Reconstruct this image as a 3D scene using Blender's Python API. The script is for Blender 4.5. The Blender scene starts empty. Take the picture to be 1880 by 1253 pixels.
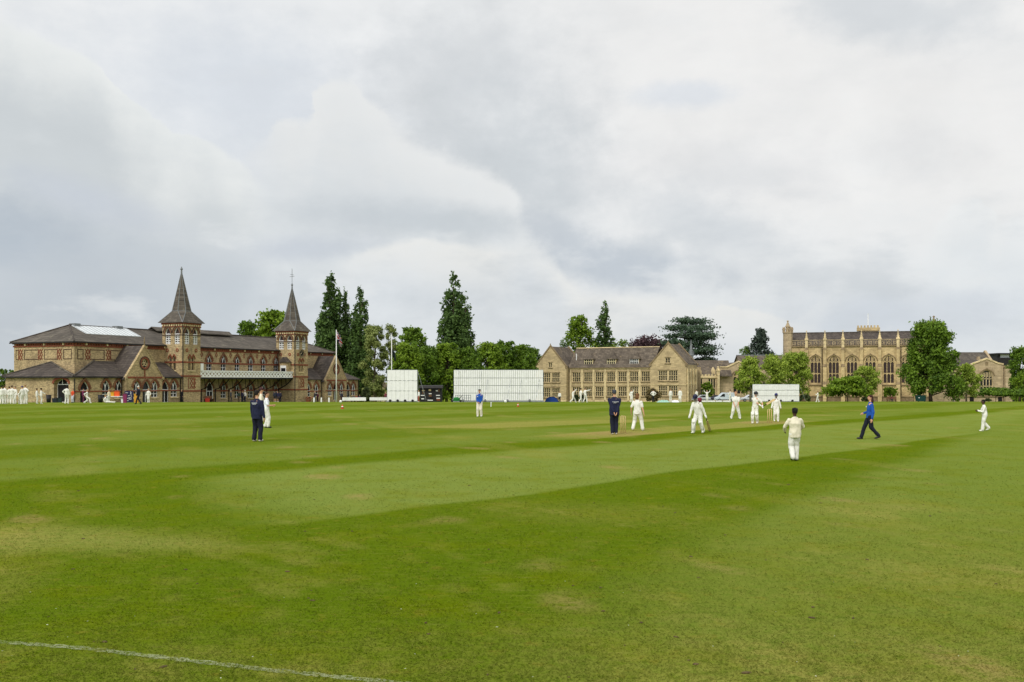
import bpy, bmesh, math, random
import numpy as np
from mathutils import Vector, Matrix, noise as mnoise
from mathutils.geometry import tessellate_polygon
PI = math.pi
F, HC, YH, CX = 1828.0, 2.2, 700.0, 940.0      # focal length in photo pixels, eye height, horizon row, centre column
scene = bpy.context.scene
COL = scene.collection
random.seed(7)

# ---------- terrain: flat playing field, falling gently towards the buildings
_gy = [(-200, 0.0), (96, 0.0), (105, -.109), (120, -.38), (140, -.764), (165, -1.248), (215, -2.246), (270, -3.34), (400, -5.9), (6000, -5.9)]
def gz(Y):
    return float(np.interp(Y, [a for a, b in _gy], [b for a, b in _gy]))
def at(px, Y):
    return Vector(((px - CX) / F * Y, Y, gz(Y)))
def dist(py):
    return HC * F / (py - YH)
def zz(py, Y):
    return HC - (py - YH) * Y / F

# ---------- materials
def lin(c):
    return c / 12.92 if c <= .04045 else ((c + .055) / 1.055) ** 2.4
def S(r, g, b):
    return (lin(r / 255), lin(g / 255), lin(b / 255), 1)
class NT:
    def __init__(s, tree):
        s.t = tree
    def n(s, typ, **kw):
        nd = s.t.nodes.new(typ)
        for k, v in kw.items():
            setattr(nd, k, v)
        return nd
    def l(s, a, b):
        s.t.links.new(a, b)
    def put(s, sock, v):
        if isinstance(v, bpy.types.NodeSocket):
            s.l(v, sock)
        else:
            sock.default_value = v
    def math(s, op, a, b=0.0, c=0.0, clamp=False):
        nd = s.n('ShaderNodeMath', operation=op, use_clamp=clamp)
        for i, v in enumerate((a, b, c)):
            s.put(nd.inputs[i], v)
        return nd.outputs[0]
    def mix(s, f, a, b, blend='MIX'):
        nd = s.n('ShaderNodeMix', data_type='RGBA', blend_type=blend)
        s.put(nd.inputs[0], f); s.put(nd.inputs[6], a); s.put(nd.inputs[7], b)
        return nd.outputs[2]
    def smooth(s, v, lo, hi, a=0.0, b=1.0):
        nd = s.n('ShaderNodeMapRange', interpolation_type='SMOOTHSTEP')
        for i, x in enumerate((v, lo, hi, a, b)):
            s.put(nd.inputs[i], x)
        return nd.outputs[0]
    def noise(s, vec, scale, detail=4, rough=.55, dim='3D'):
        nd = s.n('ShaderNodeTexNoise', noise_dimensions=dim)
        if vec is not None:
            s.l(vec, nd.inputs['Vector'])
        nd.inputs['Scale'].default_value = scale; nd.inputs['Detail'].default_value = detail; nd.inputs['Roughness'].default_value = rough
        return nd.outputs['Fac']
    def vmul(s, vec, xyz):
        nd = s.n('ShaderNodeVectorMath', operation='MULTIPLY')
        s.l(vec, nd.inputs[0]); nd.inputs[1].default_value = xyz
        return nd.outputs[0]
def newmat(name):
    m = bpy.data.materials.new(name); m.use_nodes = True
    t = NT(m.node_tree); b = m.node_tree.nodes['Principled BSDF']
    return m, t, b
def mat(name, col, rough=.8, var=.18, scale=2.0, col2=None, metal=0.0, spec=.3, bump=0.0, detail=5, stretch=(1, 1, 1), fine=0.0):
    m, t, b = newmat(name)
    tc = t.n('ShaderNodeTexCoord').outputs['Object']
    v = t.vmul(tc, stretch)
    n1 = t.noise(v, scale, detail, .62)
    a = tuple(x * (1 - var) for x in col[:3]) + (1,)
    c = col2 if col2 else tuple(min(1, x * (1 + var)) for x in col[:3]) + (1,)
    colr = t.mix(t.smooth(n1, .3, .7), a, c)
    if fine:
        n2 = t.noise(tc, scale * 14, 3, .6)
        colr = t.mix(fine, colr, t.mix(t.smooth(n2, .35, .65), (0, 0, 0, 1), tuple(min(1, x * 1.9) for x in col[:3]) + (1,)))
    t.l(colr, b.inputs['Base Color'])
    b.inputs['Roughness'].default_value = rough; b.inputs['Metallic'].default_value = metal; b.inputs['Specular IOR Level'].default_value = spec
    if bump:
        bp = t.n('ShaderNodeBump'); bp.inputs['Strength'].default_value = bump; bp.inputs['Distance'].default_value = .05
        t.l(t.noise(tc, scale * 10, 4), bp.inputs['Height']); t.l(bp.outputs[0], b.inputs['Normal'])
    return m
def masonry(name, col, dark, mortar, bw, bh, stain=.35, spread=.5, rough=.9, moss=None, sc=.35):
    """Courses of brick, stone or slate in object space, with weather stains and lichen of their own shape."""
    m, t, b = newmat(name)
    tc = t.n('ShaderNodeTexCoord').outputs['Object']
    sp = t.n('ShaderNodeSeparateXYZ'); t.l(tc, sp.inputs[0])
    cb = t.n('ShaderNodeCombineXYZ')
    t.l(t.math('ADD', sp.outputs[0], sp.outputs[1]), cb.inputs[0]); t.l(sp.outputs[2], cb.inputs[1])
    br = t.n('ShaderNodeTexBrick'); t.l(cb.outputs[0], br.inputs['Vector'])
    br.inputs['Scale'].default_value = 1; br.inputs['Brick Width'].default_value = bw; br.inputs['Row Height'].default_value = bh
    br.inputs['Mortar Size'].default_value = bh * .06; br.inputs['Bias'].default_value = 0
    hi = tuple(min(1, x * (1 + spread)) for x in col[:3]) + (1,); lo = tuple(x * (1 - spread) for x in col[:3]) + (1,)
    br.inputs['Color1'].default_value = hi; br.inputs['Color2'].default_value = lo; br.inputs['Mortar'].default_value = mortar
    n1 = t.noise(tc, sc, 6, .65); n2 = t.noise(t.vmul(tc, (1, 1, .25)), sc * 4, 5, .65); n3 = t.noise(tc, 2.2, 4, .7)
    c = t.mix(t.math('MULTIPLY', t.smooth(n1, .42, .72), stain), br.outputs[0], dark)
    c = t.mix(t.math('MULTIPLY', t.smooth(n2, .52, .75), stain * .8), c, dark)
    c = t.mix(t.math('MULTIPLY', t.smooth(n3, .5, .8), .3), c, hi)
    if moss:
        n4 = t.noise(tc, .9, 7, .72)
        c = t.mix(t.math('MULTIPLY', t.smooth(n4, .56, .68), .65), c, moss)
    t.l(c, b.inputs['Base Color']); b.inputs['Roughness'].default_value = rough; b.inputs['Specular IOR Level'].default_value = .2
    bp = t.n('ShaderNodeBump'); bp.inputs['Strength'].default_value = .5; bp.inputs['Distance'].default_value = .03
    t.l(n3, bp.inputs['Height']); t.l(bp.outputs[0], b.inputs['Normal'])
    return m
M = {}
M['brick'] = masonry('yellow stock brick', S(178, 156, 116), S(112, 96, 74), S(156, 144, 122), .24, .085, .6, .4)
M['redbrick'] = masonry('red brick', S(136, 76, 54), S(88, 52, 42), S(116, 86, 72), .24, .085, .3, .3)
M['archbrick'] = masonry('brown arch brick', S(128, 92, 66), S(84, 62, 48), S(112, 90, 72), .24, .085, .3, .35)
M['darkbrick'] = mat('dark brick', S(78, 58, 48), .9, .3, 3)
M['slate'] = masonry('grey slate', S(94, 87, 78), S(62, 56, 50), S(60, 56, 50), .5, .3, .6, .32, .75, S(132, 126, 106))
M['slate2'] = masonry('dark slate', S(82, 74, 68), S(54, 49, 46), S(50, 46, 43), .5, .3, .55, .3, .75, S(112, 104, 88))
M['tile'] = masonry('stone roof tiles', S(102, 92, 80), S(64, 57, 52), S(64, 58, 52), .6, .35, .6, .32, .85, S(140, 124, 96))
M['leadroof'] = mat('weathered lead', S(118, 121, 122), .6, .15, 1.5)
M['stone'] = masonry('golden limestone', S(188, 167, 128), S(130, 114, 90), S(180, 162, 128), .7, .3, .6, .18)
M['stone2'] = masonry('honey limestone', S(202, 179, 132), S(128, 110, 82), S(184, 162, 122), .9, .4, .62, .18)
M['stonepale'] = masonry('pale limestone', S(184, 164, 132), S(120, 104, 84), S(170, 152, 124), .9, .4, .6, .18)
M['trim'] = mat('dressed stone', S(206, 186, 144), .9, .25, 1.2, bump=.2)
M['greytrim'] = mat('grey weathered stone', S(166, 148, 118), .9, .35, 1.6, bump=.2)
M['darktrim'] = mat('weathered dressed stone', S(132, 114, 86), .9, .3, 1.2, bump=.2)
M['glass'] = mat('dark window glass', S(36, 36, 38), .15, .4, 1.3, spec=.28)
M['leaded'] = mat('leaded glass', S(62, 50, 48), .4, .35, 1.6, spec=.2)
M['white'] = mat('white paint', S(236, 236, 233), .55, .06, 1.5, fine=.04)
M['cream'] = mat('cream render', S(222, 208, 166), .9, .08, 1)
M['black'] = mat('black paint', S(32, 31, 33), .6, .2, 3)
M['dark'] = mat('dark opening', S(26, 23, 24), .9, .2, 2)
M['iron'] = mat('cast iron', S(44, 42, 42), .5, .2, 3, metal=.3)
M['steel'] = mat('galvanised steel', S(150, 154, 156), .45, .12, 3, metal=.6)
M['skylight'] = mat('glazed skylight', S(212, 217, 218), .4, .08, 1.2, spec=.4)
M['wood'] = mat('pale willow wood', S(222, 192, 140), .6, .15, 6)
M['bench'] = mat('brown bench wood', S(108, 78, 54), .8, .25, 4)
M['bark'] = mat('bark', S(84, 72, 58), .95, .35, 3, bump=.5)
M['barkpale'] = mat('pale bark', S(130, 120, 100), .95, .35, 3, bump=.5)

# ---------- mesh builder
class MB:
    def __init__(s):
        s.v, s.f, s.m = [], [], []
    def poly(s, pts, m=0):
        i = len(s.v); s.v += [tuple(p) for p in pts]
        s.f.append(tuple(range(i, i + len(pts)))); s.m.append(m)
    def add(s, verts, faces, m=0):
        i = len(s.v); s.v += [tuple(p) for p in verts]
        for f in faces:
            s.f.append(tuple(i + k for k in f)); s.m.append(m)
    def hexa(s, a, b, m=0):
        v = list(a) + list(b)
        s.add(v, [(3, 2, 1, 0), (4, 5, 6, 7), (0, 1, 5, 4), (1, 2, 6, 5), (2, 3, 7, 6), (3, 0, 4, 7)], m)
    def box(s, x0, x1, y0, y1, z0, z1, m=0):
        s.hexa([(x0, y0, z0), (x1, y0, z0), (x1, y1, z0), (x0, y1, z0)], [(x0, y0, z1), (x1, y0, z1), (x1, y1, z1), (x0, y1, z1)], m)
    def prism(s, pts, vec, m=0):
        vec = Vector(vec); pts = [Vector(p) for p in pts]; n = len(pts)
        s.add(pts + [p + vec for p in pts], [tuple(range(n)), tuple(reversed(range(n, 2 * n)))] + [(i, i + n, (i + 1) % n + n, (i + 1) % n) for i in range(n)], m)
    def slab(s, pts, th, m=0):
        """roof plane: a polygon with thickness th below it"""
        s.prism(pts, (0, 0, -th), m)
    def tube(s, pts, radii, n=8, m=0):
        pts = [Vector(p) for p in pts]; rings = []
        if not isinstance(radii, (list, tuple)):
            radii = [radii] * len(pts)
        for i, p in enumerate(pts):
            d = (pts[min(i + 1, len(pts) - 1)] - pts[max(i - 1, 0)]).normalized()
            a = d.orthogonal().normalized() if abs(d.z) > .9 else d.cross(Vector((0, 0, 1))).normalized()
            b = d.cross(a)
            rings.append([p + (a * math.cos(2 * PI * k / n) + b * math.sin(2 * PI * k / n)) * radii[i] for k in range(n)])
        v = [q for r in rings for q in r]; f = []
        for i in range(len(rings) - 1):
            for k in range(n):
                f.append((i * n + k, i * n + (k + 1) % n, (i + 1) * n + (k + 1) % n, (i + 1) * n + k))
        f += [tuple(range(n)), tuple((len(rings) - 1) * n + k for k in reversed(range(n)))]
        s.add(v, f, m)
    def ell(s, c, r, n=10, k=7, m=0, rot=None):
        c = Vector(c); v = []; f = []
        R = rot if rot is not None else Matrix.Identity(3)
        for i in range(k + 1):
            th = PI * i / k
            for j in range(n):
                ph = 2 * PI * j / n
                v.append(c + R @ Vector((r[0] * math.sin(th) * math.cos(ph), r[1] * math.sin(th) * math.sin(ph), r[2] * math.cos(th))))
        for i in range(k):
            for j in range(n):
                f.append((i * n + j, i * n + (j + 1) % n, (i + 1) * n + (j + 1) % n, (i + 1) * n + j))
        s.add(v, f, m)
    def ribbon(s, W, pts, width, d0, d1, m=0, closed=False):
        """a flat bar of the given width following a polyline on wall W, from depth d0 out to d1"""
        n = len(pts); L = []; R = []
        for i in range(n):
            if closed:
                p, q = pts[(i - 1) % n], pts[(i + 1) % n]
            else:
                p, q = pts[max(i - 1, 0)], pts[min(i + 1, n - 1)]
            def nrm(a, b):
                l = math.hypot(b[0] - a[0], b[1] - a[1]) or 1
                return (-(b[1] - a[1]) / l, (b[0] - a[0]) / l)
            if closed or 0 < i < n - 1:
                n1, n2 = nrm(p, pts[i]), nrm(pts[i], q)
                k = 1 + n1[0] * n2[0] + n1[1] * n2[1]
                k = max(k, .5)
                o = ((n1[0] + n2[0]) / k, (n1[1] + n2[1]) / k)
            else:
                o = nrm(p, q)
            L.append((pts[i][0] + o[0] * width / 2, pts[i][1] + o[1] * width / 2)); R.append((pts[i][0] - o[0] * width / 2, pts[i][1] - o[1] * width / 2))
        for i in range(n if closed else n - 1):
            j = (i + 1) % n
            q = [L[i], R[i], R[j], L[j]]
            s.hexa([W.P(a, b, d0) for a, b in q], [W.P(a, b, d1) for a, b in q], m)
    def bar(s, W, x0, x1, z0, z1, d0, d1, m=0):
        q = [(x0, z0), (x1, z0), (x1, z1), (x0, z1)]
        s.hexa([W.P(a, b, d0) for a, b in q], [W.P(a, b, d1) for a, b in q], m)
    def wall(s, W, outline, holes=(), depth=.25, m=0, mr=None):
        polys = [list(outline)] + [list(h) for h in holes]
        flat = [p for q in polys for p in q]
        for tri in tessellate_polygon([[Vector((x, z, 0)) for x, z in q] for q in polys]):
            s.poly([W.P(*flat[i]) for i in tri], m)
        for h in holes:
            for i in range(len(h)):
                a, b = h[i], h[(i + 1) % len(h)]
                s.poly([W.P(*a), W.P(*b), W.P(b[0], b[1], -depth), W.P(a[0], a[1], -depth)], m if mr is None else mr)
class W:
    """a vertical wall plane: origin, horizontal direction, outward normal"""
    def __init__(s, o, a, n):
        s.o, s.a, s.n = Vector(o), Vector(a).normalized(), Vector(n).normalized()
    def P(s, x, z, d=0.0):
        return s.o + s.a * x + s.n * d + Vector((0, 0, z))
SPLIT = {'gutter', 'coping', 'surround', 'string_course', 'bracket', 'side_window', 'stone_band', 'roof_vent', 'brick_panel', 'brick_band', 'sill', 'downpipe', 'door', 'roof_slope', 'ridge_tile', 'cornice', 'pole', 'glazing_bar'}
def islands(mb, gap=.03):
    """groups of faces whose pieces touch one another"""
    par = list(range(len(mb.v)))
    def find(i):
        while par[i] != i:
            par[i] = par[par[i]]; i = par[i]
        return i
    for f in mb.f:
        for k in f[1:]:
            par[find(k)] = find(f[0])
    box = {}
    for i, p in enumerate(mb.v):
        b = box.setdefault(find(i), [list(p), list(p)])
        for k in range(3):
            b[0][k] = min(b[0][k], p[k]); b[1][k] = max(b[1][k], p[k])
    ks = list(box); up = {k: k for k in ks}
    def fu(k):
        while up[k] != k: k = up[k]
        return k
    for i, a in enumerate(ks):
        for c in ks[i + 1:]:
            if all(box[a][0][k] - gap <= box[c][1][k] and box[c][0][k] - gap <= box[a][1][k] for k in range(3)):
                up[fu(a)] = fu(c)
    out = {}
    for f, m in zip(mb.f, mb.m):
        out.setdefault(fu(find(f[0])), []).append((f, m))
    return list(out.values())
def obj(name, mb, mats, parent=None, smooth=False, loc=None):
    if name in SPLIT:
        gs = islands(mb)
        if 1 < len(gs) <= 90:
            for g in gs:
                q = MB()
                for f, m in g: q.poly([mb.v[i] for i in f], m)
                bm_weld = {}; vv = []; ff = []
                for f in q.f:
                    t_ = []
                    for i in f:
                        p = q.v[i]
                        if p not in bm_weld: bm_weld[p] = len(vv); vv.append(p)
                        t_.append(bm_weld[p])
                    ff.append(tuple(t_))
                q.v, q.f = vv, ff
                o = obj_one(name, q, mats, parent, smooth, loc)
            return o
    return obj_one(name, mb, mats, parent, smooth, loc)
def obj_one(name, mb, mats, parent=None, smooth=False, loc=None):
    me = bpy.data.meshes.new(name)
    me.from_pydata(mb.v, [], mb.f)
    mats = mats if isinstance(mats, (list, tuple)) else [mats]
    for m in mats:
        me.materials.append(M[m] if isinstance(m, str) else m)
    if len(mats) > 1:
        me.polygons.foreach_set('material_index', mb.m)
    bm = bmesh.new(); bm.from_mesh(me); bmesh.ops.recalc_face_normals(bm, faces=bm.faces); bm.to_mesh(me); bm.free()
    if smooth:
        me.polygons.foreach_set('use_smooth', [True] * len(me.polygons))
    o = bpy.data.objects.new(name, me); COL.objects.link(o)
    if parent is not None:
        o.parent = parent
    if loc is not None:
        o.location = loc
    return o
def tag(o, label, cat, group=None, kind=None):
    o['label'] = label; o['category'] = cat
    if group: o['group'] = group
    if kind: o['kind'] = kind
    return o
def thing(name, label, cat, loc=(0, 0, 0), rz=0.0, group=None):
    o = bpy.data.objects.new(name, None); COL.objects.link(o)
    o.location = loc; o.rotation_euler = (0, 0, rz); o.empty_display_size = .3
    return tag(o, label, cat, group)
def dup(root, loc, rz=None, label=None, scale=None):
    def cp(o, par):
        c = o.copy(); COL.objects.link(c)
        if par is not None: c.parent = par
        for ch in o.children:
            cp(ch, c)
        return c
    r = cp(root, None); r.location = loc
    if rz is not None: r.rotation_euler = (0, 0, rz)
    if scale: r.scale = scale
    if label: r['label'] = label
    return r
class Frame:
    """building frame: origin, local x along the front (unit vector), local y into the building"""
    def __init__(s, ox, oy, ux, uy):
        l = math.hypot(ux, uy); s.ox, s.oy, s.ux, s.uy = ox, oy, ux / l, uy / l; s.rz = math.atan2(uy, ux)
    def Y(s, a, t):
        return s.oy + s.uy * a + s.ux * t
    def s(s_, px, t):
        r = (px - CX) / F
        return (r * (s_.oy + s_.ux * t) - s_.ox + s_.uy * t) / (s_.ux - r * s_.uy)
    def z(s, px, py, t):
        return zz(py, s.Y(s.s(px, t), t))

# ---------- windows
def gothic(w, h, rise, n=6, flat=False):
    """pointed arch outline, bottom-left first; h is the height to the apex"""
    sp = h - rise; pts = [(-w / 2, 0), (w / 2, 0)]
    R = (rise * rise + w * w / 4) / w
    half = []
    for i in range(n + 1):
        if flat:
            x = w / 2 * (1 - i / n); k = abs(x) / (w / 2)
            half.append((x, sp + rise * (.72 * math.sqrt(max(0, 1 - k ** 2.4)) + .28 * (1 - k))))
        else:
            z = rise * i / n
            half.append((w / 2 - R + math.sqrt(max(0, R * R - z * z)), sp + z))
    return pts + half + [(-x, z) for x, z in reversed(half[:-1])]
def rect(w, h):
    return [(-w / 2, 0), (w / 2, 0), (w / 2, h), (-w / 2, h)]
def shift(pts, x, z):
    return [(a + x, b + z) for a, b in pts]
def arch_part(pts):
    return pts[2:]
def make_window(parent, wl, x, z, outline, bars, depth=.22, bw=.07, glass='glass', frame='white', rings=(), sill=None, one=False, name='window', holes=None, bar_d=.1, drip=None):
    """glass set back in its opening, glazing bars, brick or stone surround; bars = polylines in window space"""
    out = shift(outline, x, z)
    if holes is not None:
        holes.append(out)
    g = MB(); g.poly([wl.P(a, b, -depth + .01) for a, b in out])
    f = MB()
    for b in bars:
        f.ribbon(wl, shift(b, x, z), bw, -depth + .02, -depth + bar_d)
    f.ribbon(wl, out, bw * 1.3, -depth + .02, -depth + bar_d + .02, closed=True)
    r = MB(); mats = []
    for (width, off, d, m, legs) in rings:
        w0 = max(p[0] for p in outline)
        pts = [(a * (1 + (off + width / 2) / w0), b + (off + width / 2) * (1.25 if abs(a) < .02 else (.75 if b > 0 else 0))) for a, b in outline]
        pts = arch_part(pts) if not legs else pts[1:] + [pts[0]]
        r.ribbon(wl, shift(pts, x, z), width, .004, d, len(mats)); mats.append(m)
    if sill:
        w0 = max(p[0] for p in outline)
        r.bar(wl, x - w0 - .15, x + w0 + .15, z - .16, z - .01, .004, .12, len(mats)); mats.append(sill)
    if one:
        k = len(mats)
        a = MB(); a.add(g.v, g.f, 0); a.add(f.v, f.f, 1)
        for ff, mm in zip(r.f, r.m):
            a.poly([r.v[i] for i in ff], 2 + mm)
        return obj(name, a, [glass, frame] + mats, parent)
    o = obj(name, g, glass, parent)
    obj('frame', f, frame, o)
    if r.f:
        obj('surround', r, mats, o)
    return o
def ybars(w, h, rise):
    sp = h - rise
    R = (rise * rise + w * w / 4) / w; L = []; Rr = []
    for i in range(6):
        zc = rise * .72 * i / 5
        x = w / 2 - R + math.sqrt(max(0, R * R - zc * zc))
        L.append((x - w / 2, sp + zc)); Rr.append((w / 2 - x, sp + zc))
    return [[(0, 0), (0, sp)], L, Rr, [(-w / 2, sp * .82), (w / 2, sp * .82)], [(-w / 2, sp * .4), (w / 2, sp * .4)]]
# ================= cricket pavilion: two spired towers, balcony, gabled wings =================
PF = Frame(-45.7, 138.0, .415, .910)
pav = thing('pavilion', 'long Victorian brick pavilion with two pointed spires and a white balcony', 'pavilion', (PF.ox, PF.oy, 0), PF.rz)
X, Yv = Vector((1, 0, 0)), Vector((0, 1, 0))
def FW(t):                       # wall facing the field at depth t
    return W((0, t, 0), (1, 0, 0), (0, -1, 0))
def LW(s):                       # wall facing the left end at position s; its x runs into the building
    return W((s, 0, 0), (0, 1, 0), (-1, 0, 0))
BASE = -2.4
RED2 = [(.13, .02, .08, 'redbrick', False), (.19, .16, .12, 'archbrick', False)]
ARCH = gothic(1.2, 2.3, 1.15)
ABARS = ybars(1.2, 2.3, 1.15)
DOOR = gothic(1.3, 2.9, 1.2)
DBARS = [[(-.65, 1.75), (.65, 1.75)], [(0, 0), (0, 1.75)]]
# --- main hall
MT, EZ, RZ = 3.2, 7.2, 9.55
UPW = [5.85 + 3.135 * i for i in range(7)]
wl = FW(MT); holes = []
for i, s in enumerate(UPW):
    make_window(pav, wl, s, 3.75, gothic(1.15, 2.35, 1.15), ybars(1.15, 2.35, 1.15), bw=.052, rings=RED2, sill='trim', holes=holes)
for i, s in enumerate(UPW):
    if i == 1:
        continue
    make_window(pav, wl, s, -.25 - .05 * i, gothic(1.2, 2.35, 1.1), ybars(1.2, 2.35, 1.1), rings=RED2, sill='trim', holes=holes)
w = MB()
w.wall(wl, [(-15.5, BASE), (40.8, BASE), (40.8, EZ), (-15.5, EZ)], holes, m=0)
w.wall(LW(-15.5), [(MT, BASE), (14, BASE), (14, EZ), (MT, EZ)])
w.wall(W((40.8, 0, 0), (0, 1, 0), (1, 0, 0)), [(MT, BASE), (14, BASE), (14, EZ), (MT, EZ)])
w.wall(W((0, 14, 0), (1, 0, 0), (0, 1, 0)), [(-15.5, BASE), (40.8, BASE), (40.8, EZ), (-15.5, EZ)])
obj('wall', w, 'brick', pav)
# cornice of red brick dentils, string courses, blue-black panels and red lattice work
c = MB(); e = LW(-15.5)
for wv, x0, x1 in ((wl, -15.5, 40.8), (e, MT, 14)):
    c.bar(wv, x0 - .1, x1 + .1, EZ - .62, EZ - .42, .004, .10, 0)
    c.bar(wv, x0 - .1, x1 + .1, EZ - .24, EZ - .02, .004, .20, 0)
    k = int((x1 - x0) / .42)
    for i in range(k):
        c.bar(wv, x0 + .42 * i, x0 + .42 * i + .22, EZ - .42, EZ - .24, .004, .17, 0)
    for i in range(int((x1 - x0) / 3.4)):
        c.bar(wv, x0 + 1.6 + 3.4 * i, x0 + 1.85 + 3.4 * i, EZ - .44, EZ - .1, .006, .24, 1)
obj('cornice', c, ['redbrick', 'trim'], pav)
c = MB()
c.bar(wl, 3.65, 25.3, 4.72, 4.95, .004, .05)
c.bar(wl, 3.65, 25.3, .62, .85, .004, .05)
for i in range(6):
    s0 = UPW[i] + 1.57
    c.ribbon(wl, [(s0, 5.75), (s0 + .22, 6.1), (s0, 6.45), (s0 - .22, 6.1)], .1, .004, .04, closed=True)
obj('string_course', c, 'redbrick', pav)
def lattice(mb, wv, x, z, w, h, m):
    for dx in (0, w / 2):
        mb.ribbon(wv, [(x + dx - w / 2, z), (x + dx, z + h / 2), (x + dx - w / 2, z + h)], .085, .004, .05, m)
        mb.ribbon(wv, [(x + dx, z), (x + dx - w / 2, z + h / 2), (x + dx, z + h)], .085, .006, .053, m)
c = MB()
for wv, xs, ends in ((e, [5.6, 9.0, 12.6], (3.7, 13.6)), (wl, [-13.6, -10.2], (-15.0, -7.0))):
    cuts = [ends[0]] + [v for x in xs for v in (x - .55, x + .55)] + [ends[1]]
    for i in range(0, len(cuts), 2):
        a, b = cuts[i], cuts[i + 1]
        c.ribbon(wv, [(a, 5.0), (b, 5.0), (b, 6.2), (a, 6.2)], .09, .004, .035, 0, closed=True)
    for x in xs:
        lattice(c, wv, x + .2, 4.9, .8, 1.4, 1)
obj('brick_panel', c, ['darkbrick', 'redbrick'], pav)
# roof with hipped ends
r = MB(); o = .35; yb = 14 + o; yf = MT - o; ym = 8.6; zl = EZ + .02
Lh, Rh = (-11.5, ym, RZ), (36.0, ym, RZ)
A, B2, C2, D2 = (-15.5 - o, yf, zl), (40.8 + o, yf, zl), (40.8 + o, yb, zl), (-15.5 - o, yb, zl)
for p in ((A, B2, Rh, Lh), (C2, D2, Lh, Rh), (D2, A, Lh), (B2, C2, Rh)):
    r.slab(p, .16)
roof = obj('roof', r, 'slate', pav)
r = MB()                          # raised ventilator ridge between the towers
for p in (((3, ym - 1.1, 9.5), (19.3, ym - 1.1, 9.5), (19.8, ym, 10.1), (3, ym, 10.1)), ((19.3, ym + 1.1, 9.5), (3, ym + 1.1, 9.5), (3, ym, 10.1), (19.8, ym, 10.1))):
    r.slab(p, .12)
obj('ridge_roof', r, 'slate', roof)
r = MB()
def slope(s, f, dz=.10):          # point on the front slope, f = 0 at the eave, 1 at the ridge
    return (s, yf + (ym - yf) * f, zl + (RZ - zl) * f + dz)
r.slab([slope(-11.5, .47), slope(-2.0, .47), slope(-1.8, .97), slope(-11.3, .97)], .07)
sk = obj('skylight', r, 'skylight', roof)
r = MB()
for i in range(14):
    s0 = -11.4 + .7 * i
    r.tube([slope(s0, .47, .12), slope(s0 + .2, .97, .12)], .025, 4)
obj('glazing_bar', r, 'steel', sk)
r = MB()
for s0 in (-10.6, -3.3):
    r.box(s0 - .5, s0 + .5, ym - .5, ym + .5, RZ - .1, RZ + .28)
obj('roof_vent', r, 'leadroof', roof)
r = MB()
r.tube([Vector(Lh) + Vector((0, 0, .05)), Vector(Rh) + Vector((0, 0, .05))], .11, 6)
for a, b in ((A, Lh), (B2, Rh), (D2, Lh)):
    r.tube([Vector(a) + Vector((0, 0, .04)), Vector(b) + Vector((0, 0, .05))], .09, 6)
obj('ridge_tile', r, 'slate2', roof)
g = MB()
for s0, z0 in ((3.9, 0), (-3.95, 0), (25.0, 0), (33.0, 0)):
    g.tube([(s0, MT - .14, EZ - .3), (s0, MT - .14, 2.2)], .06, 6)
g.box(-15.9, 41.2, yf - .12, yf, zl - .18, zl - .04); g.box(-15.97, -15.85, yf, yb, zl - .18, zl - .04)
obj('gutter', g, 'iron', pav)
# --- lean-to wings on the left, round both sides of the corner
wt, ez = .3, 2.78
def aisle(name, s0, s1, wins, doors, ez, zoff):
    holes = []; v = FW(wt)
    for s in wins:
        make_window(pav, v, s, zoff, ARCH, ABARS, rings=RED2, sill='trim', holes=holes)
    for s in doors:
        o = make_window(pav, v, s, zoff - .75, DOOR, DBARS, glass='dark', rings=RED2, holes=holes, name='door')
    m = MB(); m.wall(v, [(s0, BASE), (s1, BASE), (s1, ez), (s0, ez)], holes)
    if s0 < -10:
        h2 = []; v2 = LW(s0)
        seg = gothic(2.5, 2.95, .75, flat=True)
        o = make_window(pav, v2, 2.4, -.42, seg, [[(-1.25, 2.2), (1.25, 2.2)], [(-.4, 2.2), (-.4, 2.8)], [(.4, 2.2), (.4, 2.8)]], depth=.6, bw=.08, glass='dark', rings=[(.3, .02, .09, 'redbrick', False)], holes=h2, name='door', bar_d=.05)
        m.wall(v2, [(wt, BASE), (12.2, BASE), (12.2, ez), (wt, ez)], h2, depth=.6)
        m.wall(W((0, 12.2, 0), (1, 0, 0), (0, 1, 0)), [(s0, BASE), (-15.5, BASE), (-15.5, ez), (s0, ez)])
    else:
        m.wall(W((s1, 0, 0), (0, 1, 0), (1, 0, 0)), [(wt, BASE), (MT, BASE), (MT, ez), (wt, ez)])
    obj('aisle_wall', m, 'brick', pav)
    c = MB(); c.bar(v, s0, s1, zoff + .78, zoff + .95, .004, .05)
    obj('string_course', c, 'redbrick', pav)
aisle('l', -18.2, 0, [PF.s(194.5, wt), PF.s(217.5, wt), PF.s(319.4, wt)], [PF.s(155, wt), PF.s(303.2, wt)], ez, .05)
aisle('r', 28.9, 44.4, [PF.s(566, wt), PF.s(580.4, wt), PF.s(648.4, wt)], [PF.s(638.5, wt)], 2.5, -.35)
r = MB(); q = .3; ew = ez + .03
cor = (-18.2 - q, wt - q, ew); far = (-18.2 - q, 12.2 + q, ew)
ap1, ap2 = (-15.45, 7.34, 4.6), (-12.4, 3.17, 4.8)
cm = (-15.5, MT, 3.1)
for p in ((far, cor, ap1), (cor, cm, ap1), ((-15.45, 12.2, 3.0), far, ap1), (cor, ap2, cm), (cor, (-.02, wt - q, ew), (-.02, MT - .03, 4.8), ap2)):
    r.slab(p, .14)
ar = obj('aisle_roof', r, 'slate2', pav)
r = MB()
for a, b in ((cor, ap1), (cor, ap2), (far, ap1)):
    r.tube([Vector(a) + Vector((0, 0, .05)), Vector(b) + Vector((0, 0, .06))], .1, 6)
obj('ridge_tile', r, 'slate', ar)
r = MB(); e2 = 2.53
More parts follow.
